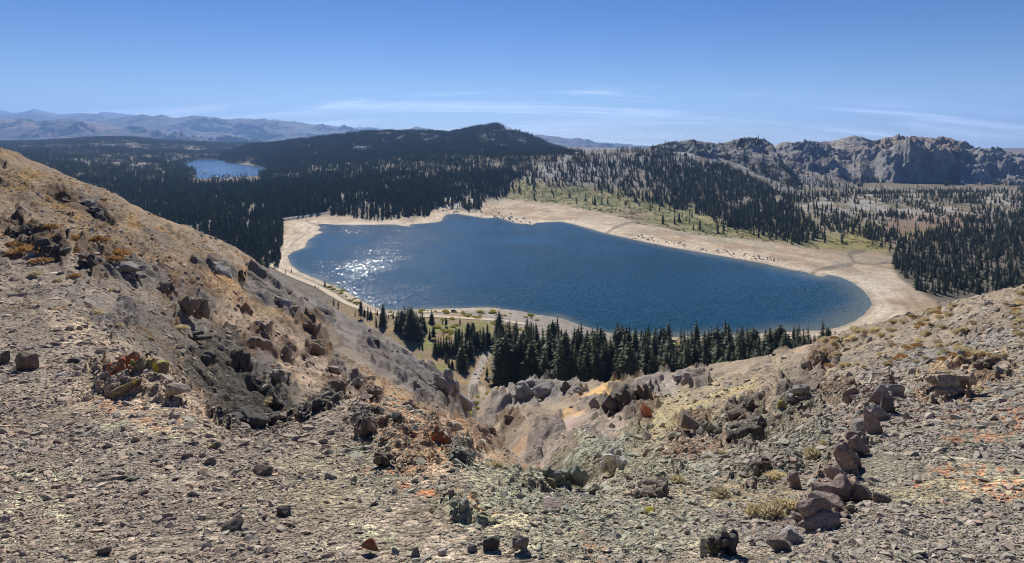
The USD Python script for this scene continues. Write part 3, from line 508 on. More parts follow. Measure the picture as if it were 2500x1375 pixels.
ridge('far_mountain', [(-300,352,6200),(700,360,6200)], [(-300,325,7000),(200,325,7000),(400,335,7000),(700,356,7000)], [(-300,285,8200),(-100,292,8200),(0,291,8200),(35,293,8200),(50,286,8200),(60,288,8200),(90,297,8200),(130,293,8200),(180,291,8200),(220,298,8200),(260,305,8200),(300,312,8200),(350,319,8200),(420,326,8200),(480,336,8200),(540,346,8200),(620,352,8200),(700,358,8200)], 4, 130, brownrange, 400, 130, (2.4, 1.3), 3.0, 1.2, off=1.45)
ridge('far_mountain', [(150,350,8500),(980,350,8500)], [(150,322,9500),(980,338,9500)], [(150,305,11000),(200,300,11000),(300,286,11000),(340,281,11000),(350,279,11000),(370,284,11000),(394,278,11000),(430,289,11000),(470,281,11000),(520,287,11000),(560,293,11000),(580,289,11000),(630,291,11000),(646,288,11000),(656,292,11000),(690,293,11000),(730,299,11000),(780,306,11000),(840,314,11000),(880,319,11000),(980,332,11000)], 4, 170, bluerange, 430, 130, (2.4, 1.3), 3.0, 1.2, off=1.45)
ridge('far_mountain', [(940,350,8000),(1180,350,8000)], [(940,335,9000),(1180,338,9000)], [(940,325,10000),(990,319,10000),(1010,310,10000),(1017,306,10000),(1024,309,10000),(1060,316,10000),(1100,321,10000),(1180,335,10000)], 4, 110, bluerange, 460, 60, (2.0, 1.1), 3.0, .6, off=1.45)
ridge('far_mountain', [(1240,385,7000),(1760,385,7000)], [(1240,350,8000),(1760,372,8000)], [(1240,345,9500),(1290,331,9500),(1310,327,9500),(1350,331,9500),(1380,337,9500),(1420,341,9500),(1460,350,9500),(1500,353,9500),(1570,356,9500),(1640,358,9500),(1760,362,9500)], 4, 110, bluerange, 490, 60, (2.0, 1.1), 3.0, .7, off=1.45)
ridge('far_mountain', [(-300,320,12000),(330,320,12000)], [(-300,300,13500),(330,308,13500)], [(-300,285,15500),(0,281,15500),(40,278,15500),(62,274,15500),(76,270,15500),(95,276,15500),(130,284,15500),(160,284,15500),(195,278,15500),(215,276,15500),(235,278,15500),(260,285,15500),(330,296,15500)], 4, 170, bluerange, 520, 60, (2.0, 1.1), 3.0, .8, off=1.25)
ridge('far_mountain', [(-300,315,19000),(960,322,19000)], [(-300,296,20500),(960,318,20500)], [(-300,262,23000),(0,267,23000),(32,275,23000),(60,272,23000),(84,264,23000),(100,270,23000),(140,278,23000),(190,275,23000),(230,277,23000),(258,272,23000),(290,275,23000),(320,280,23000),(400,288,23000),(600,300,23000),(740,302,23000),(800,308,23000),(880,314,23000),(960,320,23000)], 4, 190, bluerange, 550, 60, (2.0, 1.1), 3.0, .8, off=1.1)
# snow patches lying under the crest
MAT_SNOW = M('snow', {'p': ('principled_bsdf', {'base_color': (0.8, 0.82, 0.85), 'roughness': 0.6})})
# ------------------------------------------------------------------ haze
hb = trimesh.creation.box([68000, 68000, 2830]); hb.apply_translation([0, 0, 1450 - 1415])
hz = M('haze', {'v': ('principled_volume', {'color': (0.30, 0.52, 1.0), 'density': HAZE_DENSITY, 'anisotropy': 0.2})}, surface=None, volume='v.volume')
tag(obj('haze', hb, hz), kind='stuff')

# ------------------------------------------------------------------ lakes
MAT_LAKE = M('lake_water', {
    'a': ('attribute', {'attribute': 'col'}), 'g': ('geometry', {}),
    'v1': ('voronoi_texture', {'scale': 1.5}), 'v2': ('voronoi_texture', {'scale': 0.85}), 'n2': ('noise_texture', {'scale': 0.009, 'detail': 3.0}),
    'r2': ('map_range', {'from_min': 0.28, 'from_max': 0.72, 'to_min': 0.055, 'to_max': 0.25, 'clamp': True}),
    'ad': ('vector_math', {'math_type': 'add'}), 'sb': ('vector_math', {'math_type': 'subtract', 'vector2': (1.0, 1.0, 1.0)}), 'sc': ('vector_math', {'math_type': 'scale'}),
    'ml': ('vector_math', {'math_type': 'multiply', 'vector2': (1.0, 1.0, 0.0)}), 'up': ('vector_math', {'math_type': 'add', 'vector2': (0.0, 0.0, 1.0)}), 'nm': ('vector_math', {'math_type': 'normalize'}),
    'p': ('principled_bsdf', {'roughness': 0.135, 'ior': 1.33, 'specular_ior_level': 0.24}),
}, [('g.position', 'v1.vector'), ('g.position', 'v2.vector'), ('v1.color', 'ad.vector1'), ('v2.color', 'ad.vector2'), ('ad.vector', 'sb.vector1'), ('g.position', 'n2.vector'), ('n2.fac', 'r2.value'), ('r2.result', 'sc.scale'),
    ('sb.vector', 'sc.vector1'), ('sc.vector', 'ml.vector1'), ('ml.vector', 'up.vector1'), ('up.vector', 'nm.vector1'), ('nm.vector', 'p.normal'), ('a.color', 'p.base_color')])
def lake(name, gx, gy, d, zl, step, sdf, deep, shallow, label=None):
    m = d < step * 1.6
    ny, nx = d.shape; idx = -np.ones(d.shape, int)
    cell = m[:-1, :-1] & m[1:, :-1] & m[:-1, 1:] & m[1:, 1:]
    used = np.zeros_like(m); used[:-1, :-1] |= cell; used[1:, :-1] |= cell; used[:-1, 1:] |= cell; used[1:, 1:] |= cell
    idx[used] = np.arange(used.sum())
    jj, ii = np.nonzero(used)
    v = np.stack([gx[ii], gy[jj], np.full(len(ii), zl)], 1)
    a, b, c, e = idx[:-1, :-1][cell], idx[:-1, 1:][cell], idx[1:, 1:][cell], idx[1:, :-1][cell]
    f = np.vstack([np.stack([a, b, c], 1), np.stack([a, c, e], 1)])
    dd = d[jj, ii] + (n2(v[:, 0] / 30, v[:, 1] / 30, 150, 3) - .5) * 16
    shelf = 1 + 1.6 * smooth01(v[:, 0], 60, 260)
    w = smooth01(dd / shelf, -16, 2) ** 1.6
    colr = lay(np.tile(deep, (len(v), 1)), shallow, w)
    tag(obj(name, (v, f), MAT_LAKE, smooth=False, col=colr), kind='structure')
lake('lake', lx, ly, ld, ZL, 2.5, sd1, C(.004, .037, .054), C(.12, .13, .085))
lake('lake', lx2, ly2, ld2, Z2, 8.0, sd2, C(.02, .075, .16), C(.16, .15, .10))

# ------------------------------------------------------------------ classes of things that repeat: trees, stones, bushes
def cls(name):
    p = stage.CreateClassPrim('/World/' + name); return p
def needles(H, R, levels, per, seed, clump=3, bare=.12, droop=.25, taper=.85):
    r = np.random.default_rng(seed); v, f = [], []
    for i in range(levels):
        t = i / (levels - 1.0)
        z = H * (bare + (1 - bare) * t ** .95) - .01 * H
        rad = R * ((1 - t) ** taper) * (.75 + .5 * r.random()) + .02 * R
        if r.random() < .12: rad *= .55
        k = max(3, int(per * (1 - .55 * t)))
        a0 = r.random() * 6.28
        for j in range(k):
            a = a0 + 6.283 * j / k + r.normal(0, .22); L = rad * (.65 + .5 * r.random())
            d = np.array([math.cos(a), math.sin(a), 0]); s = np.array([-d[1], d[0], 0])
            dz = -droop * L + r.normal(0, .04) * H / levels * 3
            for c in range(clump):
                q = (c + .35) / clump
                base = np.array([0, 0, z]) + d * L * q * .8 + np.array([0, 0, dz * q])
                tip = base + d * L * (.36 + .2 * r.random()) + np.array([0, 0, dz * .35 + r.normal(0, .10) * L])
                w = L * (.26 + .2 * r.random()) * (1.15 - .5 * q)
                up = np.array([0, 0, (.05 + .13 * r.random()) * L + .004 * H])
                n = len(v); v += [base - s * w, tip, base + s * w, base + up]
                f += [[n, n + 1, n + 3], [n + 1, n + 2, n + 3]]
    n = len(v); v += [[.04 * R, 0, H * .9], [-.04 * R, .04 * R, H * .9], [0, -.04 * R, H * .9], [0, 0, H * 1.02]]; f += [[n, n + 1, n + 3], [n + 1, n + 2, n + 3], [n + 2, n, n + 3]]
    return np.array(v, float), np.array(f, int)
def pole(H, r0, r1, sides=7, segs=5, seed=0, bend=.012):
    r = np.random.default_rng(seed); v, f = [], []
    off = np.zeros(2)
    for i in range(segs + 1):
        t = i / segs; rad = r0 * (1 - t) + r1 * t; off = off + r.normal(0, bend * H / segs, 2) * (i > 0)
        if i == 0: rad *= 1.25
        for j in range(sides):
            a = 6.283 * j / sides; v.append([off[0] + rad * math.cos(a), off[1] + rad * math.sin(a), H * t - .6 * (i == 0)])
    for i in range(segs):
        for j in range(sides):
            a, b = i * sides + j, i * sides + (j + 1) % sides; f += [[a, b, b + sides], [a, b + sides, a + sides]]
    n = len(v); v.append([off[0], off[1], H]); f += [[segs * sides + j, segs * sides + (j + 1) % sides, n] for j in range(sides)]
    return np.array(v, float), np.array(f, int)
def join(parts):
    v, f, n = [], [], 0
    for a, b in parts: v.append(np.asarray(a)); f.append(np.asarray(b) + n); n += len(a)
    return np.vstack(v), np.vstack(f)
TREES = []                                       # near kinds, one metre of height each
for k, (R, lev, per, bare, droop, tp) in enumerate([(.135, 36, 10, .05, .30, .72), (.165, 34, 10, .08, .25, .6), (.12, 36, 9, .10, .35, .55), (.18, 32, 11, .05, .2, .7), (.15, 32, 9, .22, .22, .45), (.11, 32, 8, .14, .4, .5)]):
    p = cls(f'conifer_kind_{k + 1}')
    mesh(f'{p.GetPath()}/trunk', pole(.97, .014, .002, 6, 5, k), MAT_BARK)
    mesh(f'{p.GetPath()}/crown', needles(1.0, R, lev, per, 40 + k, 3, bare, droop, tp), MAT_NEEDLE)
    TREES.append(p.GetPath())
def place(name, ref, pos, scale, rz=0.0, label=None, cat=None, group=None, rot=None, inst=True):
    x = UsdGeom.Xform.Define(stage, path_for(name)); p = x.GetPrim(); p.GetReferences().AddInternalReference(ref)
    x.AddTranslateOp().Set(Gf.Vec3d(*map(float, pos)))
    if rot is not None: x.AddRotateXYZOp().Set(Gf.Vec3f(*map(float, rot)))
    else: x.AddRotateZOp().Set(float(rz))
    x.AddScaleOp().Set(Gf.Vec3f(*(map(float, scale) if np.ndim(scale) else (float(scale),) * 3)))
    if inst: p.SetInstanceable(True)
    tag(p, label, cat, group); return p
ridge_u = np.array([r[0] for r in RIDGE], float); ridge_v = np.array([r[1] for r in RIDGE], float)
def ridge_at(u): return np.interp(u, ridge_u, ridge_v)

big = []                                         # conifers that may become things of their own: x, y, z, height, kind, where
def tree_at(u, v, hpx, kind, where, fld=None):
    p = (fld or valley).hit(u, v); big.append((p[0], p[1], p[2] - .3, hpx * p[1] / F, kind, where))
CLUSTER_A = [(968,803,42),(973,806,52),(981,812,58),(988,814,72),(998,826,80),(1003,830,84),(1012,828,72),(1020,832,66),(1026,822,60),(1031,806,50),(1036,810,38),(1007,812,62),(994,808,60),(1016,815,58)]
CLUSTER_B = [(1113,864,70),(1120,856,58),(1128,840,40),(1143,846,62),(1150,850,68),(1158,858,55),(1165,855,50),(1172,848,48),(1180,855,60),(1190,850,62),(1195,852,42),(1203,848,36),(1213,858,46),(1220,860,56),(1228,862,42),(1234,850,42),(1127,902,78),(1136,880,60),(1147,876,64),(1117,896,40),(1106,870,34),(1241,870,60),(1155,836,52)]
CLUSTER_C = [(1063,869,50),(1070,864,42),(1076,866,46),(1083,868,50),(1090,868,50),(1097,866,44),(1089,884,26),(1096,896,26),(1104,898,24),(1102,860,40)]
for c, w in ((CLUSTER_A, 'A'), (CLUSTER_B, 'B'), (CLUSTER_C, 'C')):
    for u, v, h in c: tree_at(u, v, h, int(rng.integers(0, 6)), w)
ROADSIDE = [(697,668,14),(712,664,10),(792,698,16),(795,699,12),(770,702,8),(777,705,8),(815,743,18),(826,751,16),(867,770,17),(881,779,48),(890,771,22),(898,776,32),(905,778,26),(921,768,15),(919,797,24),(935,798,62),(933,786,40),(943,778,17),(948,776,14),(960,776,18),(1054,790,38),(1080,791,15),(1089,797,23),(1123,790,18),(1049,827,28),(1058,828,32),(1031,850,26),(1042,812,16),(1189,928,38)]
for u, v, h in ROADSIDE: tree_at(u, v, h, int(rng.integers(0, 6)), 'R')
for k in range(760):
    u = rng.uniform(1216, 2045); y = rng.uniform(290, 350) if u > 1330 else rng.uniform(305, 385)
    if 1458 < u < 1494 and y < 306: continue
    y += smooth01(u, 1850, 2050) * 40
    x = (u - U0) / F * y; z = float(valley.z(x, y))
    h = rng.uniform(23, 34) * (1 - .25 * smooth01(u, 1800, 2050)) * (1 - .08 * (u < 1330))
    if rng.random() < .34: h *= rng.uniform(.4, .75)
    big.append((x, y, z - .3, h, int(rng.integers(0, 6)), 'G'))

# the woods beyond: scattered over the valley by the density that the photograph shows
FOREST_MASKS = [(1.0, [(-320,325),(560,325),(1100,330),(1330,345),(1420,380),(1270,440),(1240,468),(1232,482),(1180,488),(1168,512),(1120,516),(1090,508),(1060,508),(1045,527),(960,533),(900,538),(850,532),(790,521),(690,535),(688,648),(640,660),(590,640),(-320,620)]),
 (.62, [(1240,440),(1420,380),(1600,366),(1800,430),(1900,490),(2020,585),(1960,600),(1850,578),(1760,548),(1700,522),(1560,490),(1500,478),(1420,455),(1300,450)]),
 (.9, [(1560,400),(1760,400),(1900,470),(2020,580),(1960,598),(1850,575),(1760,540),(1660,490)]),
 (.75, [(1980,500),(2060,492),(2170,520),(2330,560),(2330,610),(2200,622),(2170,612),(2080,575),(2000,560)]),
 (1.0, [(2175,640),(2215,600),(2330,545),(2480,520),(2820,500),(2820,820),(2290,745),(2215,690),(2190,660)])]
OPEN = [(.38, [(120,386),(200,385),(260,384),(330,388),(390,405),(395,420),(340,420),(250,412),(150,400)]), (.20, [(1880,478),(2000,470),(2500,465),(2820,465),(2820,520),(2480,528),(2330,545),(2215,590),(2150,560),(2000,505),(1900,490)]),
 (0.0, [(452,489),(508,489),(508,499),(452,499)]), (.35, [(1240,455),(1310,395),(1560,420),(1600,470),(1500,478),(1300,455)]), (.05, [(1690,490),(1660,540),(1690,545),(1700,500)]), (.4, [(1060,480),(1160,480),(1165,512),(1090,508)])]
dens = np.zeros(MU.shape)
for d_, p_ in FOREST_MASKS: dens = np.where(inside(p_, MU, MV), d_, dens)
for d_, p_ in OPEN: dens = np.where(inside(p_, MU, MV), np.minimum(dens, d_) if d_ != .20 else d_, dens)
beach_m = inside(BEACH, MU, MV) | inside(SHORE, MU, MV) | inside(SHORE2, MU, MV)
dens = np.where((dens < .02) & (MV > 440) & (MU > 1250) & (MV < 640) & ~beach_m, .035, dens)
dens[(MU > 466) & (MU < 640) & (MV < 449) & (MV > 400)] *= .12
dens = gaussian_filter(dens, 1.2) * ~beach_m
DEN = RegularGridInterpolator((mv, mu), dens, bounds_error=False, fill_value=0)
vmin = np.minimum.accumulate(valley.V, 0)
VIS = RegularGridInterpolator((np.log(vys), vus), vmin - valley.V, bounds_error=False, fill_value=-99)
VV = RegularGridInterpolator((np.log(vys), vus), valley.V, bounds_error=False, fill_value=0)
def scatter(n, y0, y1, u0=-60, u1=2560):
    u = rng.uniform(u0, u1, n); y = np.sqrt(rng.uniform(y0 ** 2, y1 ** 2, n)); return u, y
def area(y0, y1, u0=-60, u1=2560): return (u1 - u0) / F * (y1 ** 2 - y0 ** 2) / 2
def keep(u, y, hm):
    q = np.stack([np.log(y), u], -1); v = VV(q); hp = hm * F / y
    ok = (v - hp < ridge_at(u) + 8) & (VIS(q) > -hp * 1.4 - 2)
    x = (u - U0) / F * y
    d = DEN(np.stack([v, u], -1)) * (.3 + 1.3 * n2(x / 45, y / 70, 160, 4)) * (1 - .55 * smooth01(n2(x / 90, y / 130, 163, 3), .58, .68))
    d = np.where((u > 1900) & (v < 545), d * (.35 + 2.6 * smooth01(n2(x / 40, y / 60, 164, 3), .5, .66)), d)
    d = d * np.where((u > 2120) & (v > 560), 1.0, np.where((u > 1900) & (v < 545), 1.0, .60))
    ok &= (rng.random(len(u)) < d) & (sd1(np.stack([y, x], -1)) > 10) & (sd2(np.stack([y, x], -1)) > 14)
    return ok
far = [[], [], []]                                # single trees, small clumps, large clumps
u, y = scatter(int(area(560, 1750) * .034), 560, 1750); ok = keep(u, y, 18); u, y = u[ok], y[ok]
x = (u - U0) / F * y; z = valley.z(x, y); h = rng.uniform(10, 24, len(u)) * np.where(rng.random(len(u)) < .35, .6, 1); h *= (1 - .30 * smooth01(u, 1850, 2050)) * (1 - .12 * smooth01(u, 1250, 1400))
singles = np.stack([x, y, z - .3, h], 1)
u, y = scatter(int(area(1750, 3000) * .0026), 1750, 3000); ok = keep(u, y, 26); u, y = u[ok], y[ok]; x = (u - U0) / F * y
far[1].append(np.stack([x, y, valley.z(x, y) - .6, rng.uniform(13, 20, len(u))], 1))
u, y = scatter(int(area(3000, 6800) * .0005), 3000, 6800); ok = keep(u, y, 40); u, y = u[ok], y[ok]; x = (u - U0) / F * y
far[2].append(np.stack([x, y, valley.z(x, y) - 1, rng.uniform(14, 20, len(u))], 1))
def on_ridge(f, n, den, kind, h0, h1):
    ny, nu = f.X.shape; i = rng.uniform(1, ny - 3, n); j = rng.uniform(0, nu - 1.01, n)
    ok = rng.random(n) < den(f)[i.astype(int), j.astype(int)]
    i, j = i[ok], j[ok]
    def at(A):
        a, b = i.astype(int), j.astype(int); s, t = i - a, j - b
        return A[a, b] * (1 - s) * (1 - t) + A[a + 1, b] * s * (1 - t) + A[a, b + 1] * (1 - s) * t + A[a + 1, b + 1] * s * t
    P_ = np.stack([at(f.X), at(f.Y), at(f.Z) - .8, rng.uniform(h0, h1, len(i))], 1)
    far[kind].append(P_)
def d_fr(f): 
    n = n2(f.X / 60, f.Y / 60, 201, 5)
    return (.95 - .8 * smooth01(n, .52, .62)) * (1 - .6 * smooth01(1 - np.hypot((f.U - 1222) / 95, (f.V - 335) / 42), 0, .5)) * (f.t < 1.05)
on_ridge(fr, 26000, d_fr, 1, 12, 19)
on_ridge(gk, 7000, lambda f: (.08 + .5 * smooth01(f.V, 380, 430)) * smooth01(n2(f.X / 30, f.Y / 30, 161, 3), .38, .55) * (f.t < .96), 0, 7, 14)
on_ridge(cm, 12000, lambda f: (f.slope < 1.1) * (.12 * (f.U < 2170) * smooth01(f.V, 370, 400) + .75 * smooth01(f.V, 425, 462) * smooth01(n2(f.X / 40, f.Y / 40, 162, 3), .4, .55) * (f.U < 2170) + .9 * smooth01(f.V, 462, 470)), 0, 8, 15)

# the 300 conifers that show largest stand singly, the rest is the wood
pool = [(h / y, 'big', k) for k, (x, y, z, h, kd, w) in enumerate(big)] + [(h / y, 'far', k) for k, (x, y, z, h) in enumerate(singles)]
first = [(9, 'big', k) for k, b_ in enumerate(big) if b_[5] != 'G']; pool = [q for q in pool if not (q[1] == 'big' and big[q[2]][5] != 'G')]
pool.sort(reverse=True); chosen = first + pool[:300 - len(first)]
used = {k for _, w, k in chosen if w == 'far'}; used_big = {k for _, w, k in chosen if w == 'big'}
SAY = {'A': ('tall dark conifer in the tight clump beside the lakeside road', 'conifers of the clump beside the road'),
       'B': ('dark conifer in the scattered clump around the dry creek bed', 'conifers of the clump around the creek bed'),
       'C': ('slim conifer in the small row on the ochre meadow left of the creek bed', 'conifers of the small row on the ochre meadow'),
       'R': ('small lone conifer along the pale dirt road by the near shore', 'lone conifers along the dirt road'),
       'G': ('tall dark green conifer of the dense grove between grey slope and lake', 'conifers of the grove below the slope'),
       'G1': ('tall dense conifer where the grove meets the dry creek bed', 'conifers of the grove at the creek bed'), 'G2': ('tall dense conifer in the middle of the grove below the smooth grey rim', 'conifers in the middle of the grove'), 'G3': ('conifer in the thinning end of the grove that runs up to the sandy beach', 'conifers at the thinning end of the grove'),
       'Y': ('short young conifer standing among the tall ones of the grove', 'young conifers of the grove'),
       'F': ('green conifer at the near edge of the wood beside the wide sandy beach', 'conifers at the edge of the wood by the beach'),
       'M': ('conifer standing apart on the green meadow above the far beach', 'conifers standing apart on the far meadow'),
       'L': ('dark conifer of the wood between the grassy slope and the sand spit', 'conifers of the wood behind the grassy slope')}
for _, w, k in chosen:
    if w == 'big':
        x, y, z, h, kd, wh = big[k]; u = U0 + F * x / y
        if wh == 'G': wh = 'Y' if h < 18 else 'G1' if u < 1460 else 'G2' if u < 1760 else 'G3'
    else:
        x, y, z, h = singles[k]; kd = int(rng.integers(0, 6)); u = U0 + F * x / y; wh = 'F' if u > 2100 else 'L' if u < 1150 else 'M'
    wd = rng.uniform(1.05, 1.75) * (1.2 if wh == 'G3' else 1) if z > -149 and y < 480 else rng.uniform(1.0, 1.4)
    place('conifer', TREES[kd], (x, y, z), (h * wd, h * wd, h), rng.uniform(0, 360), SAY[wh][0], 'tree', SAY[wh][1])
far[0].append(np.array([s for k, s in enumerate(singles) if k not in used])); far.append([np.array([[x, y, z, h] for k, (x, y, z, h, kd, w) in enumerate(big) if k not in used_big]).reshape(-1, 4)])
inst_count = 0
def instancer(name, protos, groups, label, cat, flat=False, rots=None):
    """protos: [(name, mesh, material)], groups: [(proto index array, positions, scales (n x 3), quaternions or None)]"""
    pi = UsdGeom.PointInstancer.Define(stage, path_for(name)); base = str(pi.GetPath())
    rel = pi.CreatePrototypesRel()
    for nm, m_, mt in protos:
        if mt is None:
            p = UsdGeom.Xform.Define(stage, path_for(nm, base)); p.GetPrim().GetReferences().AddInternalReference(m_)
        else: p = mesh(path_for(nm, base), m_, mt)
        rel.AddTarget(p.GetPath())
    idx, pos, sc, q = (np.concatenate([g[k] for g in groups]) for k in range(4))
    pi.CreateProtoIndicesAttr(Vt.IntArray.FromNumpy(idx.astype(np.int32))); pi.CreatePositionsAttr(Vt.Vec3fArray.FromNumpy(pos.astype(np.float32)))
    pi.CreateScalesAttr(Vt.Vec3fArray.FromNumpy(sc.astype(np.float32)))
    pi.CreateOrientationsAttr(Vt.QuathArray([Gf.Quath(float(a), float(b), float(c), float(d)) for a, b, c, d in q]))
    tag(pi, label, cat, kind='stuff'); return len(idx)
def zquat(n): a = rng.uniform(0, math.pi, n); return np.stack([np.cos(a), 0 * a, 0 * a, np.sin(a)], 1)
def far_tree(seed, R=.15, lev=9, sides=7):
    r = np.random.default_rng(seed); parts = []; tp = r.uniform(.6, .95)
    for i in range(lev):
        t = i / lev; z0 = .06 + .9 * t; rad = R * (1 - t) ** tp * r.uniform(.75, 1.25) + .014; top = min(1.0, z0 + min(.10 + .05 * r.random(), rad * 1.1 + .02)) if i < lev - 1 else 1.0
        a = np.arange(sides) * 6.283 / sides + r.random() * 6; rr = rad * np.where(np.arange(sides) % 2, .55, 1.2) * r.uniform(.7, 1.3, sides)
        v = np.stack([np.cos(a) * rr, np.sin(a) * rr, z0 - .03 * r.random(sides)], 1); v = np.vstack([v, [[r.normal(0, .008), r.normal(0, .008), top]]])
        parts.append((v, np.array([[j, (j + 1) % sides, sides] for j in range(sides)])))
    parts.append(pole(.96, .014, .003, 4, 1, seed))
    return join(parts)
def clump(seed, n, spread):
    r = np.random.default_rng(seed); parts = []
    for k in range(n):
        v, f = far_tree(seed * 50 + k, r.uniform(.12, .17), 6, 5); h = r.uniform(.65, 1.2)
        x, y = r.uniform(-spread, spread, 2); parts.append((v * [h, h, h] + [x, y, 0], f))
    return join(parts)
PR = [('far_conifer', far_tree(300 + k, .125 + .02 * (k % 4)), MAT_FARNEEDLE) for k in range(7)] + [('conifer_clump', clump(20 + k, 8, 1.05), MAT_FARNEEDLE) for k in range(4)] + [('wide_conifer_clump', clump(30 + k, 26, 2.3), MAT_FARNEEDLE) for k in range(4)] + [('tall_conifer', t_, None) for t_ in TREES]
groups = []
for k, (a, b) in enumerate(((0, 7), (7, 11), (11, 15), (15, 21))):
    A = np.vstack([g for g in far[k] if len(g)]); n = len(A); s = A[:, 3:4]
    wd = rng.uniform(.85, 1.25, (n, 1))
    groups.append((rng.integers(a, b, n), A[:, :3], np.hstack([s * wd, s * wd, s]), zquat(n)))
print('forest', [len(g[0]) for g in groups])
instancer('forest', PR, groups, 'dark conifer wood spread over the slopes and hills around both lakes', 'forest')

# dead trunks and a fallen one
def snag(u, v, hpx, label, lean=0):
    p = valley.hit(u, v); h = hpx * p[1] / F
    x = UsdGeom.Xform.Define(stage, path_for('dead_tree')); x.AddTranslateOp().Set(Gf.Vec3d(*map(float, p))); x.AddRotateYOp().Set(lean)
    mesh(f'{x.GetPath()}/trunk', pole(h, h * .016, h * .004, 7, 6, 11), MAT_SNAG)
    r = np.random.default_rng(int(u)); st = []
    for k in range(9):
        a = r.uniform(0, 6.28); z = h * r.uniform(.3, .95); L = h * .05 * r.uniform(.5, 1.4)
        v_, f_ = pole(L, h * .004, h * .001, 4, 1, k); m_ = trimesh.Trimesh(v_, f_, process=False)
        m_.apply_transform(trimesh.transformations.rotation_matrix(1.9, [-math.sin(a), math.cos(a), 0])); m_.apply_translation([0, 0, z]); st.append((m_.vertices, m_.faces))
    mesh(f'{x.GetPath()}/branches', join(st), MAT_SNAG); tag(x, label, 'dead tree')
snag(916, 788, 52, 'tall bare dead trunk beside the dirt road')
snag(1186, 868, 46, 'thin bare dead trunk at the edge of the creek bed clump')
snag(1233, 872, 50, 'bare grey trunk where the dense grove begins')
snag(1411, 930, 92, 'bare dark trunk rising in the front row of the dense grove', 1)

# ------------------------------------------------------------------ rocks
def shard(seed, dims, pts=15, sub=3, rough_=.05, flat=0.0):
    r = np.random.default_rng(seed)
    p = r.uniform(-1, 1, (pts, 3)); p = p / np.maximum(np.abs(p).max(1), np.linalg.norm(p, axis=1) * .82)[:, None] * r.uniform(.72, 1.0, (pts, 1))
    m = trimesh.convex.convex_hull(p)
    for k in range(sub): m = m.subdivide()
    if sub > 1: trimesh.smoothing.filter_laplacian(m, lamb=.5, iterations=2 if sub == 2 else 4)
    v = np.array(m.vertices) * 1.06; nn = meshkit.fbm(v * 2.0 + seed, 4, seed) - .5; v = v * (1 + rough_ * 2.0 * nn[:, None])
    nn = np.abs(meshkit.noise(v * 5.0 + seed * 1.7, seed + 3) - .5); v = v * (1 - rough_ * 1.2 * nn[:, None])
    return v * np.asarray(dims) / 2, np.array(m.faces)
def crag(seed, w, d, h, n=6, sub=2):
    r = np.random.default_rng(seed); parts = []
    tx, ty = r.uniform(-.45, .45), r.uniform(0, 3.1); n = n * 2 + 2
    for k in range(n):
        s = r.uniform(.22, .62) if k else .72
        v, f = shard(seed * 31 + k, (w * s * r.uniform(.5, 1), d * s * r.uniform(.6, 1), h * s * r.uniform(.8, 1.4)), int(r.integers(9, 15)), sub, .24)
        a = tx + r.normal(0, .22); ca, sa = math.cos(a), math.sin(a); v = v @ np.array([[ca, 0, sa], [0, 1, 0], [-sa, 0, ca]])
        a = ty + r.normal(0, .5); ca, sa = math.cos(a), math.sin(a); v = v @ np.array([[ca, -sa, 0], [sa, ca, 0], [0, 0, 1]])
        q = r.uniform(-.42, .42)
        parts.append((v + [q * w * (k > 0), r.uniform(-.3, .3) * d * (k > 0), (r.uniform(-.34, .26) - .3 * q * q) * h * (k > 0)], f))
    return join(parts)
def rock(name, u, v, w, h, mat, label, style='block', tilt=0.0, depth=.8, cat='rock', n=6, sink=.34, sub=None):
    p = hill.hit(u, v + h * .42); k = p[1] / F; w_, h_ = w * k, h * k
    seed = int(u * 7 + v * 3) % 9973
    if style == 'crag': m_ = crag(seed, w_ * 1.05, w_ * depth, h_ * 1.1, n, sub or 2)
    else: m_ = shard(seed, (w_ * 1.02, w_ * depth, h_ * 1.1), 14 if style == 'block' else 10, sub or 3, .15 if style == 'block' else .10)
    V_, f_ = m_
    t = math.radians(tilt); c_, s_ = math.cos(t), math.sin(t); V_ = V_ @ np.array([[c_, 0, -s_], [0, 1, 0], [s_, 0, c_]])
    x = mesh(path_for(name), (V_, f_), ROCK[mat], smooth=40); UsdGeom.Xformable(x).AddTranslateOp().Set(Gf.Vec3d(float(p[0]), float(p[1] + w_ * depth * .3), float(p[2] + h_ * (.5 - sink))))
    tag(x, label, cat); return x
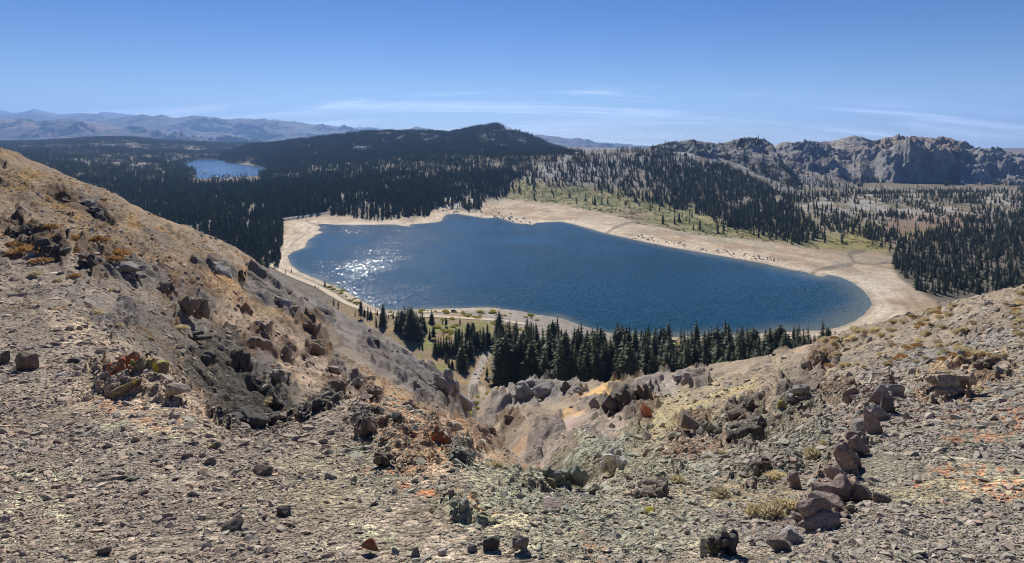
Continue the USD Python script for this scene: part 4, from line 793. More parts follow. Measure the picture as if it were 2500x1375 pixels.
for r_ in [
 ('boulder',48,882,62,58,'brown','dark brown boulder with a sunless front face at the picture edge of the scree','block'),
 ('boulder',4,868,26,56,'dark','dark boulder cut by the picture edge beside the brown boulder','block'),
 ('crag',283,884,84,70,'rust','rust red lichened crag leaning over the pale scree','crag',-22),
 ('crag',338,886,60,52,'yellow','broken crag with black hollow behind the rust red crag','crag'),
 ('boulder',384,888,56,52,'yellow','block with bright yellow lichen at the end of the rust red crag','block'),
 ('rock_ledge',300,950,100,34,'yellow','tilted slab ledge streaked with yellow lichen below the rust red crag','slab',-30),
 ('rock_ledge',420,955,70,46,'tan','pale pink slab ledge at the lip of the black gully','slab',30),
 ('boulder',176,880,34,14,'dark','small flat dark rock casting a hard shadow on bare scree','block'),
 ('boulder',146,918,36,16,'grey','grey angular block on the scree under the brown boulder','block'),
 ('crag',575,870,62,72,'dark','black overhanging crag at the head of the gully','crag'),
 ('rock_tower',626,846,72,70,'brown','brown monolith with flat sunlit side above the gully','block',8),
 ('crag',600,1010,170,60,'dark','broad black crag filling the floor of the gully','crag',5,.7,'rock',5,.55,3),
 ('crag',668,975,96,50,'dark','black rib on the far wall of the gully','crag',25,.7,'rock',4,.5,3),
 ('crag',500,870,80,34,'dark','dark ledge between scree and black gully','crag',20),
 ('crag',662,915,74,40,'grey','grey blocky outcrop under the brown monolith','crag'),
 ('crag',470,815,80,30,'dark','low black outcrop with yellow bush on the dark scree','crag'),
 ('cliff',452,738,84,70,'brown','dark brown columnar cliff under the golden slope','crag',0),
 ('cliff',398,700,70,34,'brown','broken cliff band joining the columnar cliff on its upper side','crag',20),
 ('crag',300,655,92,36,'grey','grey knobbly rock band below the rust coloured brush','crag',15),
 ('crag',215,640,84,36,'dark','dark rock band in the middle of the grassy slope','crag',18),
 ('crag',115,605,76,36,'dark','dark rock band between ochre brush and mauve scree','crag',18),
 ('crag',42,562,64,34,'dark','dark outcrop topped by pale brush at the picture edge','crag',15),
 ('crag',150,488,64,16,'brown','low dark outcrop high on the golden slope','crag',20),
 ('crag',228,520,56,24,'dark','dark notch of rock across the golden slope','crag',25),
 ('crag',205,492,50,16,'grey','mauve grey rocks just under the skyline grass','crag',20),
 ('rock_ledge',515,655,96,18,'grey','long grey ledge with shadowed face on the lower golden slope','crag',12),
 ('crag',585,665,26,30,'dark','small upright dark crag past the long grey ledge','crag'),
 ('crag',690,738,60,28,'grey','blue grey outcrop on the slope above the road','crag',30),
 ('crag',755,795,44,40,'brown','dark brown knob beside the orange stain','crag'),
 ('crag',595,745,40,34,'brown','brown rugged knob on the orange scree','crag'),
 ('crag',640,790,46,40,'grey','dark pinnacle above the white ash streak','crag'),
 ('boulder',772,848,34,50,'brown','leaning brown rock on the ash coloured slope','block',20),
 ('boulder',815,902,30,28,'mauve','rounded mauve boulder set in the ash slope','block'),
 ('crag',870,925,44,40,'grey','grey broken rocks down the ash slope','crag',35),
 ('crag',700,850,26,26,'grey','small grey crag on pale ash near the monolith','crag'),
 ('crag',918,832,22,24,'dark','small black hollowed rock under the grey rounded top','block'),
 ('crag',770,990,110,34,'dark','jagged black ridge at the edge of the pale slope','crag',-28),
 ('crag',825,945,56,44,'brown','lichened brown crag behind the jagged black ridge','crag'),
 ('crag',908,960,46,38,'brown','squat brown crag on the pale slope above the gully','crag'),
 ('rock_fin',886,1040,56,66,'brown','dark striped fin of rock tilted on the green scree','crag',-15),
 ('boulder',966,1020,40,30,'dark','dark block among orange lichened rubble','block'),
 ('crag',1000,985,40,24,'tan','pale small crag on the brow of the spur','crag'),
 ('crag',1070,1062,46,46,'rust','orange lichened crag on the brow above the gully','crag',20),
 ('crag',1128,1112,68,40,'green','grey green crag hanging over the pink wash','crag',15),
 ('cliff',1085,935,84,66,'grey','tall shadowed cliff closing the mouth of the gully','crag',10),
 ('rock_tower',1131,968,42,56,'grey','pointed grey horn standing at the mouth of the gully','block',-18),
 ('boulder',1200,1045,28,36,'brown','brown upright boulder in the pink wash','block'),
 ('boulder',1245,1022,36,24,'brown','brown boulder beside the orange wash','block'),
 ('boulder',1110,1042,40,20,'grey','low grey boulder on the side of the gully','block'),
 ('crag',1275,955,70,44,'grey','dark hollowed outcrop on the low rim facing the creek','crag',-20),
 ('crag',1330,950,60,32,'grey','smooth grey hump next to the hollowed outcrop','block',-15),
 ('crag',1382,942,32,34,'dark','dark square crag on the rim below the grove','crag'),
 ('crag',1415,955,56,22,'grey','low grey rocks following the dark square crag','crag',-15),
 ('boulder',1452,980,26,36,'mauve','mauve knob in the orange band of the slope','block',-20),
 ('crag',1515,975,84,66,'dark','large craggy dark outcrop beside the orange band','crag',-35),
 ('crag',1565,955,50,46,'dark','rugged dark shoulder of the large craggy outcrop','crag',-20),
 ('boulder',1577,1000,38,38,'rust','reddish boulder at the foot of the large craggy outcrop','block',-30),
 ('crag',1690,928,46,30,'grey','grey broken rocks high on the mauve slope','crag'),
 ('crag',1660,922,40,20,'grey','small shattered rocks near the rim of the mauve slope','crag'),
 ('rock_fin',1692,1040,96,40,'brown','long brown fin of rock slanting over olive scree','slab',34),
 ('crag',1750,1045,70,40,'green','green grey rubble ledge next to the slanting fin','crag',20),
 ('boulder',1798,1012,44,24,'brown','brown block on olive scree above the green hollow','block',-15),
 ('crag',1840,985,40,30,'dark','small dark crag on the smooth olive slope','crag'),
 ('boulder',1912,985,26,28,'yellow','yellow lichened knob on the olive outcrop','block'),
 ('crag',1960,955,80,46,'grey','grey rounded outcrop with dark cleft','crag',-10),
 ('crag',2010,872,60,44,'brown','brown hollowed outcrop on the upper scree slope','crag',-25),
 ('crag',1845,1052,100,60,'dark','dark green layered outcrop with deep hollow','crag',-10),
 ('boulder',2081,958,54,54,'brown','large round topped boulder with black shadowed front','block'),
 ('crag',2340,930,100,62,'tan','broad tan outcrop of flaking slabs on the upper slope','crag',-10,.7,'rock',8),
 ('boulder',2283,950,38,30,'dark','dark block at the lower end of the tan outcrop','block'),
 ('crag',2425,885,70,36,'brown','brown cleft rock above the tan outcrop','crag',-15),
 ('crag',1370,1160,110,60,'green','grey green rubble mound at the centre of the gully','crag',-20,.7,'rock',9),
 ('crag',1345,1178,26,32,'yellow','small lichened knob on the grey green mound','block'),
 ('crag',1500,1125,76,56,'granite','pale blue grey crumbling knoll','crag',0,.7,'rock',8),
 ('boulder',1588,1178,42,24,'mauve','mauve slab block perched on the rubble step','slab',-15),
 ('boulder',1620,1182,42,26,'brown','brown cube shaped block with dark front on the rubble step','block',10),
 ('rock_ledge',1590,1205,100,26,'brown','broken brown ledge carrying two blocks','crag',5),
 ('boulder',1447,1200,26,22,'dark','dark stone with hard shadow on the green rubble','block'),
 ('boulder',1590,1252,36,18,'yellow','stone with yellow lichen on grey gravel','block'),
 ('rock_ledge',1345,1232,72,22,'mauve','flat pinkish slab dipping into the gully','slab',18),
 ('crag',1880,1140,80,44,'brown','brown lichened crag left of the rock wall','crag'),
 ('boulder',1945,1170,44,56,'mauve','mauve block with yellow green lichen beside the rock wall','block'),
 ('boulder',1790,1325,104,84,'dark','big black shadowed boulder at the bottom of the picture','crag'),
 ('boulder',1735,1335,60,50,'yellow','lichen spotted boulder leaning on the big black one','block'),
 ('boulder',1942,1306,66,48,'grey','smooth grey boulder at the foot of the rock wall','block'),
 ('boulder',1905,1328,60,40,'mauve','mauve flat boulder below the smooth grey one','block'),
 ('boulder',1952,1264,50,38,'mauve','mauve cracked boulder beside the pale bush','block'),
 ('boulder',566,1280,60,42,'brown','wedge shaped brown rock standing out of the gravel','block',-8),
 ('boulder',636,1148,50,26,'brown','brown broken stone pair in the gravel','block'),
 ('boulder',505,1124,42,24,'mauve','mauve stone with dark front near the middle gravel','block'),
 ('boulder',456,1112,32,20,'mauve','tilted mauve flake west of the gravel patch','block',20),
 ('boulder',516,1086,36,20,'yellow','stone with yellow lichen spot on the gravel brow','block'),
 ('boulder',690,1250,46,26,'dark','dark ridge backed stone in the tan gravel','block'),
 ('boulder',640,1262,22,14,'mauve','small mauve stone next to the dark ridge backed stone','block'),
 ('boulder',398,1262,38,20,'mauve','flat stone with orange stain on open gravel','slab'),
 ('boulder',250,1344,36,24,'mauve','pale pinkish stone at the bottom gravel','block'),
 ('boulder',808,1162,46,18,'tan','pink flat slab lying on green gravel','slab',12),
 ('boulder',905,1335,44,50,'rust','upright pink slab at the bottom edge','slab',-40),
 ('boulder',1014,1352,26,34,'mauve','pointed pink stone at the bottom edge','block',20),
 ('boulder',1080,1348,30,20,'grey','grey stone near the pointed pink one','block'),
 ('boulder',1152,1338,30,22,'grey','dark fronted grey stone on pale lichen ground','block'),
 ('boulder',1204,1326,54,44,'dark','black fronted block on the lichen ground','block'),
 ('boulder',1270,1325,46,66,'mauve','tall mauve slab edged with yellow lichen','slab',6),
 ('boulder',1102,1202,26,20,'mauve','small brown stone on the green crumbly mound','block'),
 ('crag',1128,1240,70,40,'green','green grey crumbly mound edge in the lower middle','crag'),
 ('crag',940,1125,70,40,'brown','splintered brown rock with orange lichen rim','crag',25),
]: rock(*r_)
for k in range(8):
    p = cls(f'slope_rock_kind_{k + 1}'); mesh(f'{p.GetPath()}/stone', crag(840 + k, 1.1, .8, .9, 3, 2), ROCK[('brown', 'dark', 'grey', 'mauve')[k % 4]], smooth=40)
cnt = [0, 0, 0]
while sum(cnt) < 210:
    u, v = rng.uniform(10, 2400), rng.uniform(440, 1130)
    if v < ridge_at(u) + 6: continue
    p = hill.hit(u, v)
    if p[1] < 16 or n2(np.array([u / 70]), np.array([v / 40]), 185, 3)[0] < .44: continue
    w = rng.uniform(7, 20) * (.6 + .4 * rng.random()); side = 0 if u < 640 else 1 if u < 1160 else 2
    if cnt[side] >= (90, 60, 60)[side]: continue
    cnt[side] += 1; s_ = w * p[1] / F
    place('slope_rock', f'/World/slope_rock_kind_{int(rng.integers(1, 9))}', (p[0], p[1], p[2] + .02 * s_), (s_, s_, s_ * rng.uniform(.6, 1.1)), rng.uniform(0, 360), ('dark rock jutting from the golden slope above the scree', 'grey brown rock jutting from the ash grey slope beside the gully', 'brown rock jutting from the olive slope below the grove')[side], 'rock', ('rocks of the golden slope', 'rocks of the ash grey slope', 'rocks of the olive slope')[side])
# the wall of slabs that climbs the near slope: one thing, each slab a part
wall = UsdGeom.Xform.Define(stage, path_for('rock_wall')); tag(wall, 'long wall of upright mauve grey slabs climbing the near slope', 'rock wall')
base_p = hill.hit(2050, 1130); wall.AddTranslateOp().Set(Gf.Vec3d(*map(float, base_p)))
SLABS = [(2170,985,36,60,0,'dark'),(2155,1215,50,30,6,'brown'),(2110,1205,56,40,8,'brown'),(2185,950,50,40,-6,'grey')]
r_w = np.random.default_rng(77)
for k in range(15):
    t = (k + r_w.uniform(-.45, .45)) / 14; u = 2150 + (1985 - 2150) * t + r_w.normal(0, 10); v = 950 + (1265 - 950) * t
    SLABS.append((u + 14, v, r_w.uniform(40, 98) * (.8 + .3 * t), r_w.uniform(34, 80), -16 + r_w.normal(0, 13), 'mauve' if t > .35 or k % 2 else 'grey'))
for k, (u, v, w, h, t, mt) in enumerate(SLABS):
    p = hill.hit(u, v + h * .42); kk = p[1] / F
    V_, f_ = shard(700 + k, (w * kk * 1.1, w * kk * r_w.uniform(.4, .8), h * kk * 1.3), int(r_w.integers(10, 18)), 3, .16)
    a_ = math.radians(-28 + r_w.normal(0, 9)); V_ = V_ @ np.array([[math.cos(a_), math.sin(a_), 0], [-math.sin(a_), math.cos(a_), 0], [0, 0, 1]])
    t = math.radians(t * 1.3); V_ = V_ @ np.array([[math.cos(t), 0, -math.sin(t)], [0, 1, 0], [math.sin(t), 0, math.cos(t)]])
    V_ = V_ + p - base_p + [0, w * kk * .1, h * kk * .15]
    mesh(path_for('slab', str(wall.GetPath())), (V_, f_), ROCK[mt], smooth=40)

# loose stones: the 300 that show largest are things, the rest one mass
def stone_mat(name, ramp):
    return M(name, {
    'oi': ('object_info', {}), 'g': ('geometry', {}), 'n': ('noise_texture', {'scale': 18.0, 'detail': 6.0, 'roughness': 0.7}),
    'r': ('rgb_ramp', {'ramp': list(zip((0.0, .2, .4, .6, .75, .88, .95, 1.0), ramp))}),
    'rn': ('map_range', {'from_min': .3, 'from_max': .7, 'to_min': .75, 'to_max': 1.25}), 'v': ('vector_math', {'math_type': 'scale'}),
    'b': ('bump', {'distance': .01}), 'p': ('principled_bsdf', {'roughness': .9, 'specular_ior_level': .25})},
    [('oi.random', 'r.fac'), ('g.position', 'n.vector'), ('n.fac', 'rn.value'), ('r.color', 'v.vector1'), ('rn.result', 'v.scale'), ('v.vector', 'p.base_color'), ('n.fac', 'b.height'), ('b.normal', 'p.normal')])
MAT_STONES = [stone_mat('stone_mauve', [(.22, .17, .13), (.33, .265, .205), (.28, .24, .19), (.40, .32, .235), (.34, .295, .225), (.44, .30, .21), (.50, .42, .31), (.18, .15, .12)]),
              stone_mat('stone_green', [(.22, .20, .15), (.31, .30, .22), (.27, .26, .20), (.38, .36, .26), (.33, .33, .25), (.40, .29, .21), (.46, .43, .32), (.19, .18, .15)]),
              stone_mat('stone_grey', [(.19, .17, .14), (.29, .26, .21), (.25, .225, .185), (.345, .305, .24), (.30, .275, .22), (.36, .26, .20), (.42, .37, .31), (.15, .14, .13)])]
def chip(seed):
    r = np.random.default_rng(seed); p = r.normal(size=(int(r.integers(11, 18)), 3)); p /= np.linalg.norm(p, axis=1)[:, None]; p *= r.uniform(.75, 1.05, (len(p), 1))
    p *= [.62, .5 * r.uniform(.7, 1), .34 * r.uniform(.55, 1.25)]; m_ = trimesh.convex.convex_hull(p); return np.array(m_.vertices), np.array(m_.faces)
CHIPS = [chip(900 + k) for k in range(12)]
n = 230000
u = rng.uniform(-420, 2920, n); y = np.exp(np.where(rng.random(n) < .62, rng.uniform(math.log(3.3), math.log(13), n), rng.uniform(math.log(13), math.log(75), n))); x = (u - U0) / F * y
z = hill.z(x, y); v = VH - F * z / y
HIT = RegularGridInterpolator((np.log(ys), us), np.minimum.accumulate(hill.V, 0) - hill.V, bounds_error=False, fill_value=-99)
dn = n2(x / .7, y / .8, 170, 4); dn2 = n2(x / 2.2, y / 2.6, 171, 3)
den = smooth01(dn, .22, .55) * (.5 + .9 * smooth01(dn2, .3, .6)) * (1 - .6 * smooth01(y, 14, 40)) 
den = den * (1 - .65 * smooth01(1.1 - np.hypot((u - 800) / 130, (v - 1230) / 70), 0, .4)) * (1 - .6 * smooth01(1.1 - np.hypot((u - 350) / 150, (v - 1300) / 50), 0, .4)) * (1 - .7 * smooth01(1.1 - np.hypot((u - 360) / 240, (v - 1010) / 60), 0, .4)) * (1 - .6 * smooth01(1.1 - np.hypot((u - 2330) / 220, (v - 1190) / 50), 0, .4))
ok = (rng.random(n) < den) & (HIT(np.stack([np.log(y), u], -1)) > -8)
u, y, x, z, v = u[ok], y[ok], x[ok], z[ok], v[ok]; n = len(u)
spx = np.minimum(4.2 * (1 - rng.random(n)) ** -.38, 27) * (1 - .2 * smooth01(y, 13, 30)) * (1.15 + .2 * smooth01(u, 1900, 2300)); size = spx * y / F
gx = (hill.z(x + .15, y) - hill.z(x - .15, y)) / .3; gy = (hill.z(x, y + .15) - hill.z(x, y - .15)) / .3
rot = np.stack([np.degrees(np.arctan(np.clip(gy, -1, 1))) + rng.normal(0, 16, n), -np.degrees(np.arctan(np.clip(gx, -1, 1))) + rng.normal(0, 16, n), rng.uniform(0, 360, n)], 1)
def quats(rot):
    a, b, c = np.radians(rot).T / 2; qx = np.stack([np.cos(a), np.sin(a), 0 * a, 0 * a], 1); qy = np.stack([np.cos(b), 0 * b, np.sin(b), 0 * b], 1); qz = np.stack([np.cos(c), 0 * c, 0 * c, np.sin(c)], 1)
    def mul(p, q):
        w1, x1, y1, z1 = p.T; w2, x2, y2, z2 = q.T
        return np.stack([w1*w2-x1*x2-y1*y2-z1*z2, w1*x2+x1*w2+y1*z2-z1*y2, w1*y2-x1*z2+y1*w2+z1*x2, w1*z2+x1*y2-y1*x2+z1*w2], 1)
    return mul(qx, mul(qy, qz))
Q = quats(rot); kind = rng.integers(0, 12, n); pos = np.stack([x, y, z + size * .03], 1)
bd = u + (n2(x / 1.5, y / 1.5, 175, 3) - .5) * 420; tone = np.where(bd < 900, 0, np.where(bd < 1800, 1, 2)); tone = np.where(rng.random(n) < .12, rng.integers(0, 3, n), tone)
inframe = (u > 10) & (u < 2490) & (v < 1365)
order = np.argsort(-spx * inframe)[:300]; rest = np.setdiff1d(np.arange(n), order)
print('stones', n)
for k in range(36): mesh(f'/World/stone_kind_{k + 1}', CHIPS[k % 12], MAT_STONES[k // 12])
for k in range(36): stage.GetPrimAtPath(f'/World/stone_kind_{k + 1}').SetSpecifier(Sdf.SpecifierClass)
for k in order:
    a = UsdGeom.Mesh.Define(stage, path_for('stone')); a.GetPrim().GetReferences().AddInternalReference(f'/World/stone_kind_{kind[k] + 1 + 12 * int(tone[k])}')
    xf = UsdGeom.Xformable(a); xf.AddTranslateOp().Set(Gf.Vec3d(*map(float, pos[k]))); xf.AddOrientOp().Set(Gf.Quatf(*map(float, Q[k]))); xf.AddScaleOp().Set(Gf.Vec3f(float(size[k])))
    g = ('loose angular stone on the grey scree below the slab wall', 'stones on the scree by the slab wall') if u[k] > 1750 else ('loose angular mauve or tan stone on the gravel in the lower left', 'stones on the gravel of the spur') if u[k] < 950 else ('loose angular stone on the greenish rubble between gravel and slab wall', 'stones on the greenish rubble')
    tag(a, g[0], 'stone', g[1])
for tn, tl in enumerate(('mauve and brown stone chips strewn over the gravel of the spur', 'greenish stone chips strewn over the middle rubble', 'grey stone chips strewn over the scree by the slab wall')):
    sel = rest[tone[rest] == tn]
    instancer('gravel', [('chip', c_, MAT_STONES[tn]) for c_ in CHIPS], [(kind[sel], pos[sel], np.repeat(size[sel][:, None], 3, 1), Q[sel])], tl, 'gravel')

# ------------------------------------------------------------------ bushes and dry grass
def bush(seed, n=260, spread=.5, h=.62, w=.03):
    r = np.random.default_rng(seed); v, f = [], []
    for k in range(n):
        a = r.uniform(0, 6.28); q = r.random() ** .6; d = np.array([math.cos(a), math.sin(a), 0])
        tip = d * spread * q * r.uniform(.8, 1.05) + [0, 0, h * math.sqrt(max(0, 1 - .8 * q * q)) * r.uniform(.75, 1.05)]
        b = tip * r.uniform(.45, .7) * [1, 1, .8]; s = np.cross(d, r.normal(size=3)); s = s / np.linalg.norm(s) * w * r.uniform(.6, 1.6)
        m_ = (tip * .55 + b * .45) + r.normal(0, .02, 3)
        i = len(v); v += [b, m_ - s, tip, m_ + s]; f += [[i, i + 1, i + 2], [i, i + 2, i + 3]]
    return np.array(v), np.array(f)
for k in range(3):
    p = cls(f'rabbitbrush_kind_{k + 1}'); mesh(f'{p.GetPath()}/foliage', bush(50 + k, 300), MAT_BRUSH); mesh(f'{p.GetPath()}/stems', bush(60 + k, 60, .4, .42, .012), MAT_BARK)
    p = cls(f'willow_kind_{k + 1}'); mesh(f'{p.GetPath()}/foliage', bush(70 + k, 260, .55, .6, .05), MAT_WILLOW)
    p = cls(f'dry_brush_kind_{k + 1}'); mesh(f'{p.GetPath()}/foliage', bush(80 + k, 240, .55, .42, .03), MAT_DRY)
def bushes(name, kindname, spots, label, group, fld, cat='bush'):
    for i, (u, v, wpx) in enumerate(spots):
        p = fld.hit(u, v); s = wpx * p[1] / F
        lb = label[i] if isinstance(label, list) else label
        place(name, f'/World/{kindname}_kind_{1 + i % 3}', p + [0, 0, -.05 * s], (s * rng.uniform(.8, 1.6), s * rng.uniform(.8, 1.3), s * rng.uniform(.65, 1.05) * (.55 if kindname == 'willow' else 1)), rng.uniform(0, 360), lb, cat, group)
bushes('rabbitbrush', 'rabbitbrush', [(235,770,30),(85,675,34),(140,688,22),(265,712,30),(440,808,34),(365,828,20),(290,800,22),(1985,1125,60),(1897,1175,52),(1885,1265,90),(1930,1250,80),(1845,1262,70),(1213,1142,34),(664,985,40),(1762,1110,30),(1655,1180,40),(1760,1215,56),(2010,1085,30),(2390,958,28)],
  ['round grey green bush alone on the upper gravel slope','pale bush at the foot of the ochre brush near the picture edge','smaller pale bush beside the one at the picture edge','yellowish bush in a hollow of the grey scree','pale bush on top of the low black outcrop','tiny bush on the dark scree above the rust red crag','small bush between two dark stones on the gravel slope','large pale bush leaning on the wall of slabs','grey green bush in front of the mauve lichened block','large golden bush at the foot of the slab wall','pale bush filling the corner under the slab wall','straw coloured bush beside the large golden bush','small yellow bush on the brow above the pink wash','pale bush on the black gully rock','reddish dry bush on the mauve rubble','low dry bush beside the brown block','orange dry bush on the stony step','small bush behind the upper slabs','low yellow bush below the tan outcrop'], None, hill)
spots = []
while len(spots) < 130:
    u = rng.uniform(1990, 2520); v0 = ridge_at(u); v = v0 + 10 + rng.random() ** 1.3 * 190
    if 2260 < u < 2480 and v > 880 or v > 900: continue
    if n2(np.array([u / 60]), np.array([v / 26]), 180, 2)[0] < .47: continue
    spots.append((u, v, rng.uniform(14, 30)))
bushes('rabbitbrush', 'rabbitbrush', spots[:95], 'pale straw coloured low bush on the stony slope below the beach', 'low bushes on the stony slope', hill)
bushes('dry_brush', 'dry_brush', spots[95:], 'rust brown low brush among the pale bushes of the stony slope', 'rust brown brush on the stony slope', hill)
bushes('dry_brush', 'dry_brush', [(290,625,60),(275,640,50),(60,620,70),(100,640,50),(30,600,50),(240,590,44),(180,680,40),(120,560,44),(180,585,40)], 'clump of ochre brush growing along the dark rock bands of the slope', 'ochre brush along the rock bands', hill)
spots = [(u + rng.normal(0, 6), v + rng.normal(0, 2.5), rng.uniform(7, 19)) for u, v in [(806,700),(822,707),(838,715),(848,722),(860,733),(872,742),(956,765),(1030,763),(1040,762),(1060,762),(1092,762),(1120,763),(1130,765),(1142,768),(1150,771),(1165,772),(1142,773),(1160,774),(1172,775),(1178,762),(1208,763),(1240,766),(1295,772),(1290,776),(1310,780),(1090,779),(1100,781),(1085,783),(1200,788),(1212,790),(1225,793),(1237,797),(1247,802),(1256,806),(1262,810),(1270,800),(1280,806),(1085,806),(1100,810),(1090,816),(1075,818),(1098,822),(1110,800),(1070,800),(1245,835),(1250,842),(1255,850),(1240,828),(1163,985),(1160,998),(1156,1012),(1170,972),(1190,960),(1215,950)] for _ in range(2)]
bushes('willow', 'willow', [s for s in spots if s[1] < 900], 'yellow green willow bush on the meadow along the dirt road', 'willow bushes along the road', valley)
bushes('willow', 'willow', [s for s in spots if s[1] >= 900], 'yellow green willow bush in the bottom of the dry creek', 'willow bushes in the creek bottom', hill)
# dry grass tufts over the golden slope; green ground brush over the far meadow
n = 26000; u = rng.uniform(-60, 1150, n); y = np.exp(rng.uniform(math.log(26), math.log(285), n)); x = (u - U0) / F * y
gsel = (RegularGridInterpolator((np.log(ys), us), col[..., 0] - col[..., 2] * 1.75, bounds_error=False, fill_value=-1)(np.stack([np.log(y), u], -1)) > .0) & (n2(x / 6, y / 9, 190, 3) > .42) & (y < np.interp(u, us, ry)) & (HIT(np.stack([np.log(y), u], -1)) > -6)
u, y, x = u[gsel], y[gsel], x[gsel]; n = len(u); s = rng.uniform(3, 9, n) * y / F
print('tufts', n)
instancer('dry_grass', [('tuft', bush(95 + k, 40, .55, .45, .07), MAT_DRY) for k in range(3)], [(rng.integers(0, 3, n), np.stack([x, y, hill.z(x, y)], 1), np.stack([s * 1.5, s, s * .8], 1), zquat(n))], 'golden brown grass tufts and low brush covering the long slope', 'dry grass')
MAT_HEATH = leaf_mat('meadow_brush', (0.22, 0.22, 0.06), 0.4, 0.3)
n = 9000; u, y = scatter(n * 3, 800, 1700, 1230, 2250); x = (u - U0) / F * y; v = VV(np.stack([np.log(y), u], -1))
msel = (RegularGridInterpolator((np.log(vys), vus), meadow, bounds_error=False, fill_value=0)(np.stack([np.log(y), u], -1)) > .5) & (n2(x / 20, y / 30, 191, 3) > .45)
u, y, x = u[msel], y[msel], x[msel]; n = len(u); s = rng.uniform(1.5, 4.0, n)
instancer('meadow_shrubbery', [('shrub', bush(97 + k, 36, .6, .5, .1), MAT_HEATH) for k in range(3)], [(rng.integers(0, 3, n), np.stack([x, y, valley.z(x, y)], 1), np.stack([s * 1.3, s * 1.3, s * .7], 1), zquat(n))], 'low green brush covering the meadow above the far beach', 'shrubs')

# ------------------------------------------------------------------ shore: road, dam, boulders, stumps, car
def strip(line, width, lift):
    L = np.array(line, float); uu = np.interp(np.linspace(0, len(L) - 1, len(L) * 14), np.arange(len(L)), L[:, 0]); vv_ = np.interp(np.linspace(0, len(L) - 1, len(L) * 14), np.arange(len(L)), L[:, 1])
    uu, vv_ = gaussian_filter(uu, 8, mode='nearest'), gaussian_filter(vv_, 8, mode='nearest')
    P_ = np.array([valley.hit(a, b)[:2] for a, b in zip(uu, vv_)]); P_ = np.stack([gaussian_filter(P_[:, 0], 3, mode='nearest'), gaussian_filter(P_[:, 1], 3, mode='nearest')], 1)
    T = np.gradient(P_, axis=0); T /= np.linalg.norm(T, axis=1)[:, None] + 1e-9; N = np.stack([-T[:, 1], T[:, 0]], 1)
    rows = []
    for k in np.linspace(-1, 1, 7):
        wv = width / 2 * k * (1 + .25 * (n2(np.arange(len(P_)) / 9., np.zeros(len(P_)), 7) - .5)); q_ = P_ + N * wv[:, None]
        rows.append(np.stack([q_[:, 0], q_[:, 1], valley.z(q_[:, 0], q_[:, 1]) + lift], 1))
    return np.array(rows).reshape(-1, 3), grid_faces(7, len(P_))
MAT_ROAD = ground_mat('dirt_road', 0.3, 0.3, 0.15, fine=3.0)
sv, sf = strip([(640,636),(668,650),(690,664),(720,678),(760,692),(790,707),(815,722),(840,738),(865,749),(900,759),(930,767),(970,771),(1010,772),(1050,772),(1100,775),(1150,779),(1200,780),(1250,786),(1300,795)], 6.5, .30)
tag(obj('road', (sv, sf), MAT_ROAD, smooth=True, col=np.tile(C(.52, .42, .30), (len(sv), 1))), kind='structure')
sv, sf = strip([(1010,764),(1040,761),(1080,760),(1120,760),(1140,761)], 5.0, .26)
tag(obj('lakeside_track', (sv, sf), MAT_ROAD, smooth=True, col=np.tile(C(.56, .46, .33), (len(sv), 1))), kind='structure')
MAT_DAM = ground_mat('dam_stone', 0.2, 0.4, 0.2, fine=2.0)
def dam(name, a, b, zl, hgt, top, label, n=24):
    A, B = (np.array([(u - U0) / F * on(v, zl), on(v, zl)]) for u, v in (a, b)); t = (B - A) / np.linalg.norm(B - A); nrm = np.array([-t[1], t[0]])
    prof = [(-top / 2 - hgt * 2, -1.5), (-top / 2, hgt), (top / 2, hgt), (top / 2 + hgt * 2, -1.5)]
    rows = [[np.r_[A + (B - A) * k / n + nrm * o, zl + z_] for k in range(n + 1)] for o, z_ in prof]
    V_ = np.array(rows).reshape(-1, 3); x = UsdGeom.Xform.Define(stage, path_for(name)); tag(x, label, 'dam')
    mesh(f'{x.GetPath()}/embankment', (V_, grid_faces(4, n + 1)), MAT_DAM, col=np.tile(C(.36, .32, .27), (len(V_), 1)))
    r2 = [[np.r_[A + (B - A) * k / n + nrm * o, zl + hgt + .12] for k in range(n + 1)] for o in (-top * .35, top * .35)]; V2 = np.array(r2).reshape(-1, 3)
    mesh(f'{x.GetPath()}/crest_road', (V2, grid_faces(2, n + 1)), MAT_DAM, col=np.tile(C(.30, .28, .26), (len(V2), 1)))
dam('dam', (688,541), (802,525), ZL, 5.0, 7.0, 'low earth dam with a road on its crest beside the sandy cove')
dam('dam', (470,390.5), (543,390.5), Z2, 5.0, 8.0, 'thin pale dam line across the far end of the small lake')
for k in range(6):
    p = cls(f'boulder_kind_{k + 1}'); mesh(f'{p.GetPath()}/stone', shard(800 + k, (1, .9, .75), 12, 1, .06), ROCK['granite'], smooth=30)
def field_rocks(name, spots, label, group, cat='boulder'):
    for i, (u, v, w) in enumerate(spots):
        p = valley.hit(u, v); s = w * p[1] / F
        place(name, f'/World/boulder_kind_{1 + i % 6}', (p[0], p[1], max(p[2], ZL - .3) + .12 * s), (s, s * .9, s * .8), rng.uniform(0, 360), label, cat, group)
pt = []
for a, b, n_ in (((1230,528),(1300,550),62), ((1160,522),(1235,534),30), ((1075,512),(1115,518),22), ((1180,505),(1230,520),16)):
    for k in range(n_):
        t = rng.random(); pt.append((a[0] + (b[0] - a[0]) * t + rng.normal(0, 5), a[1] + (b[1] - a[1]) * t + rng.normal(0, 4), 2.5 + 5.5 * rng.random() ** 2))
field_rocks('shore_boulder', pt, 'pale granite boulder heaped on the rocky point across the lake', 'boulders of the rocky point')
field_rocks('shore_boulder', [(1225,558,6)], 'single dark boulder in the water off the rocky point', None)
field_rocks('shore_boulder', [(1208,533,6),(1198,534,4)], 'boulder at the water line between cove and rocky point', 'boulders at the cove water line')
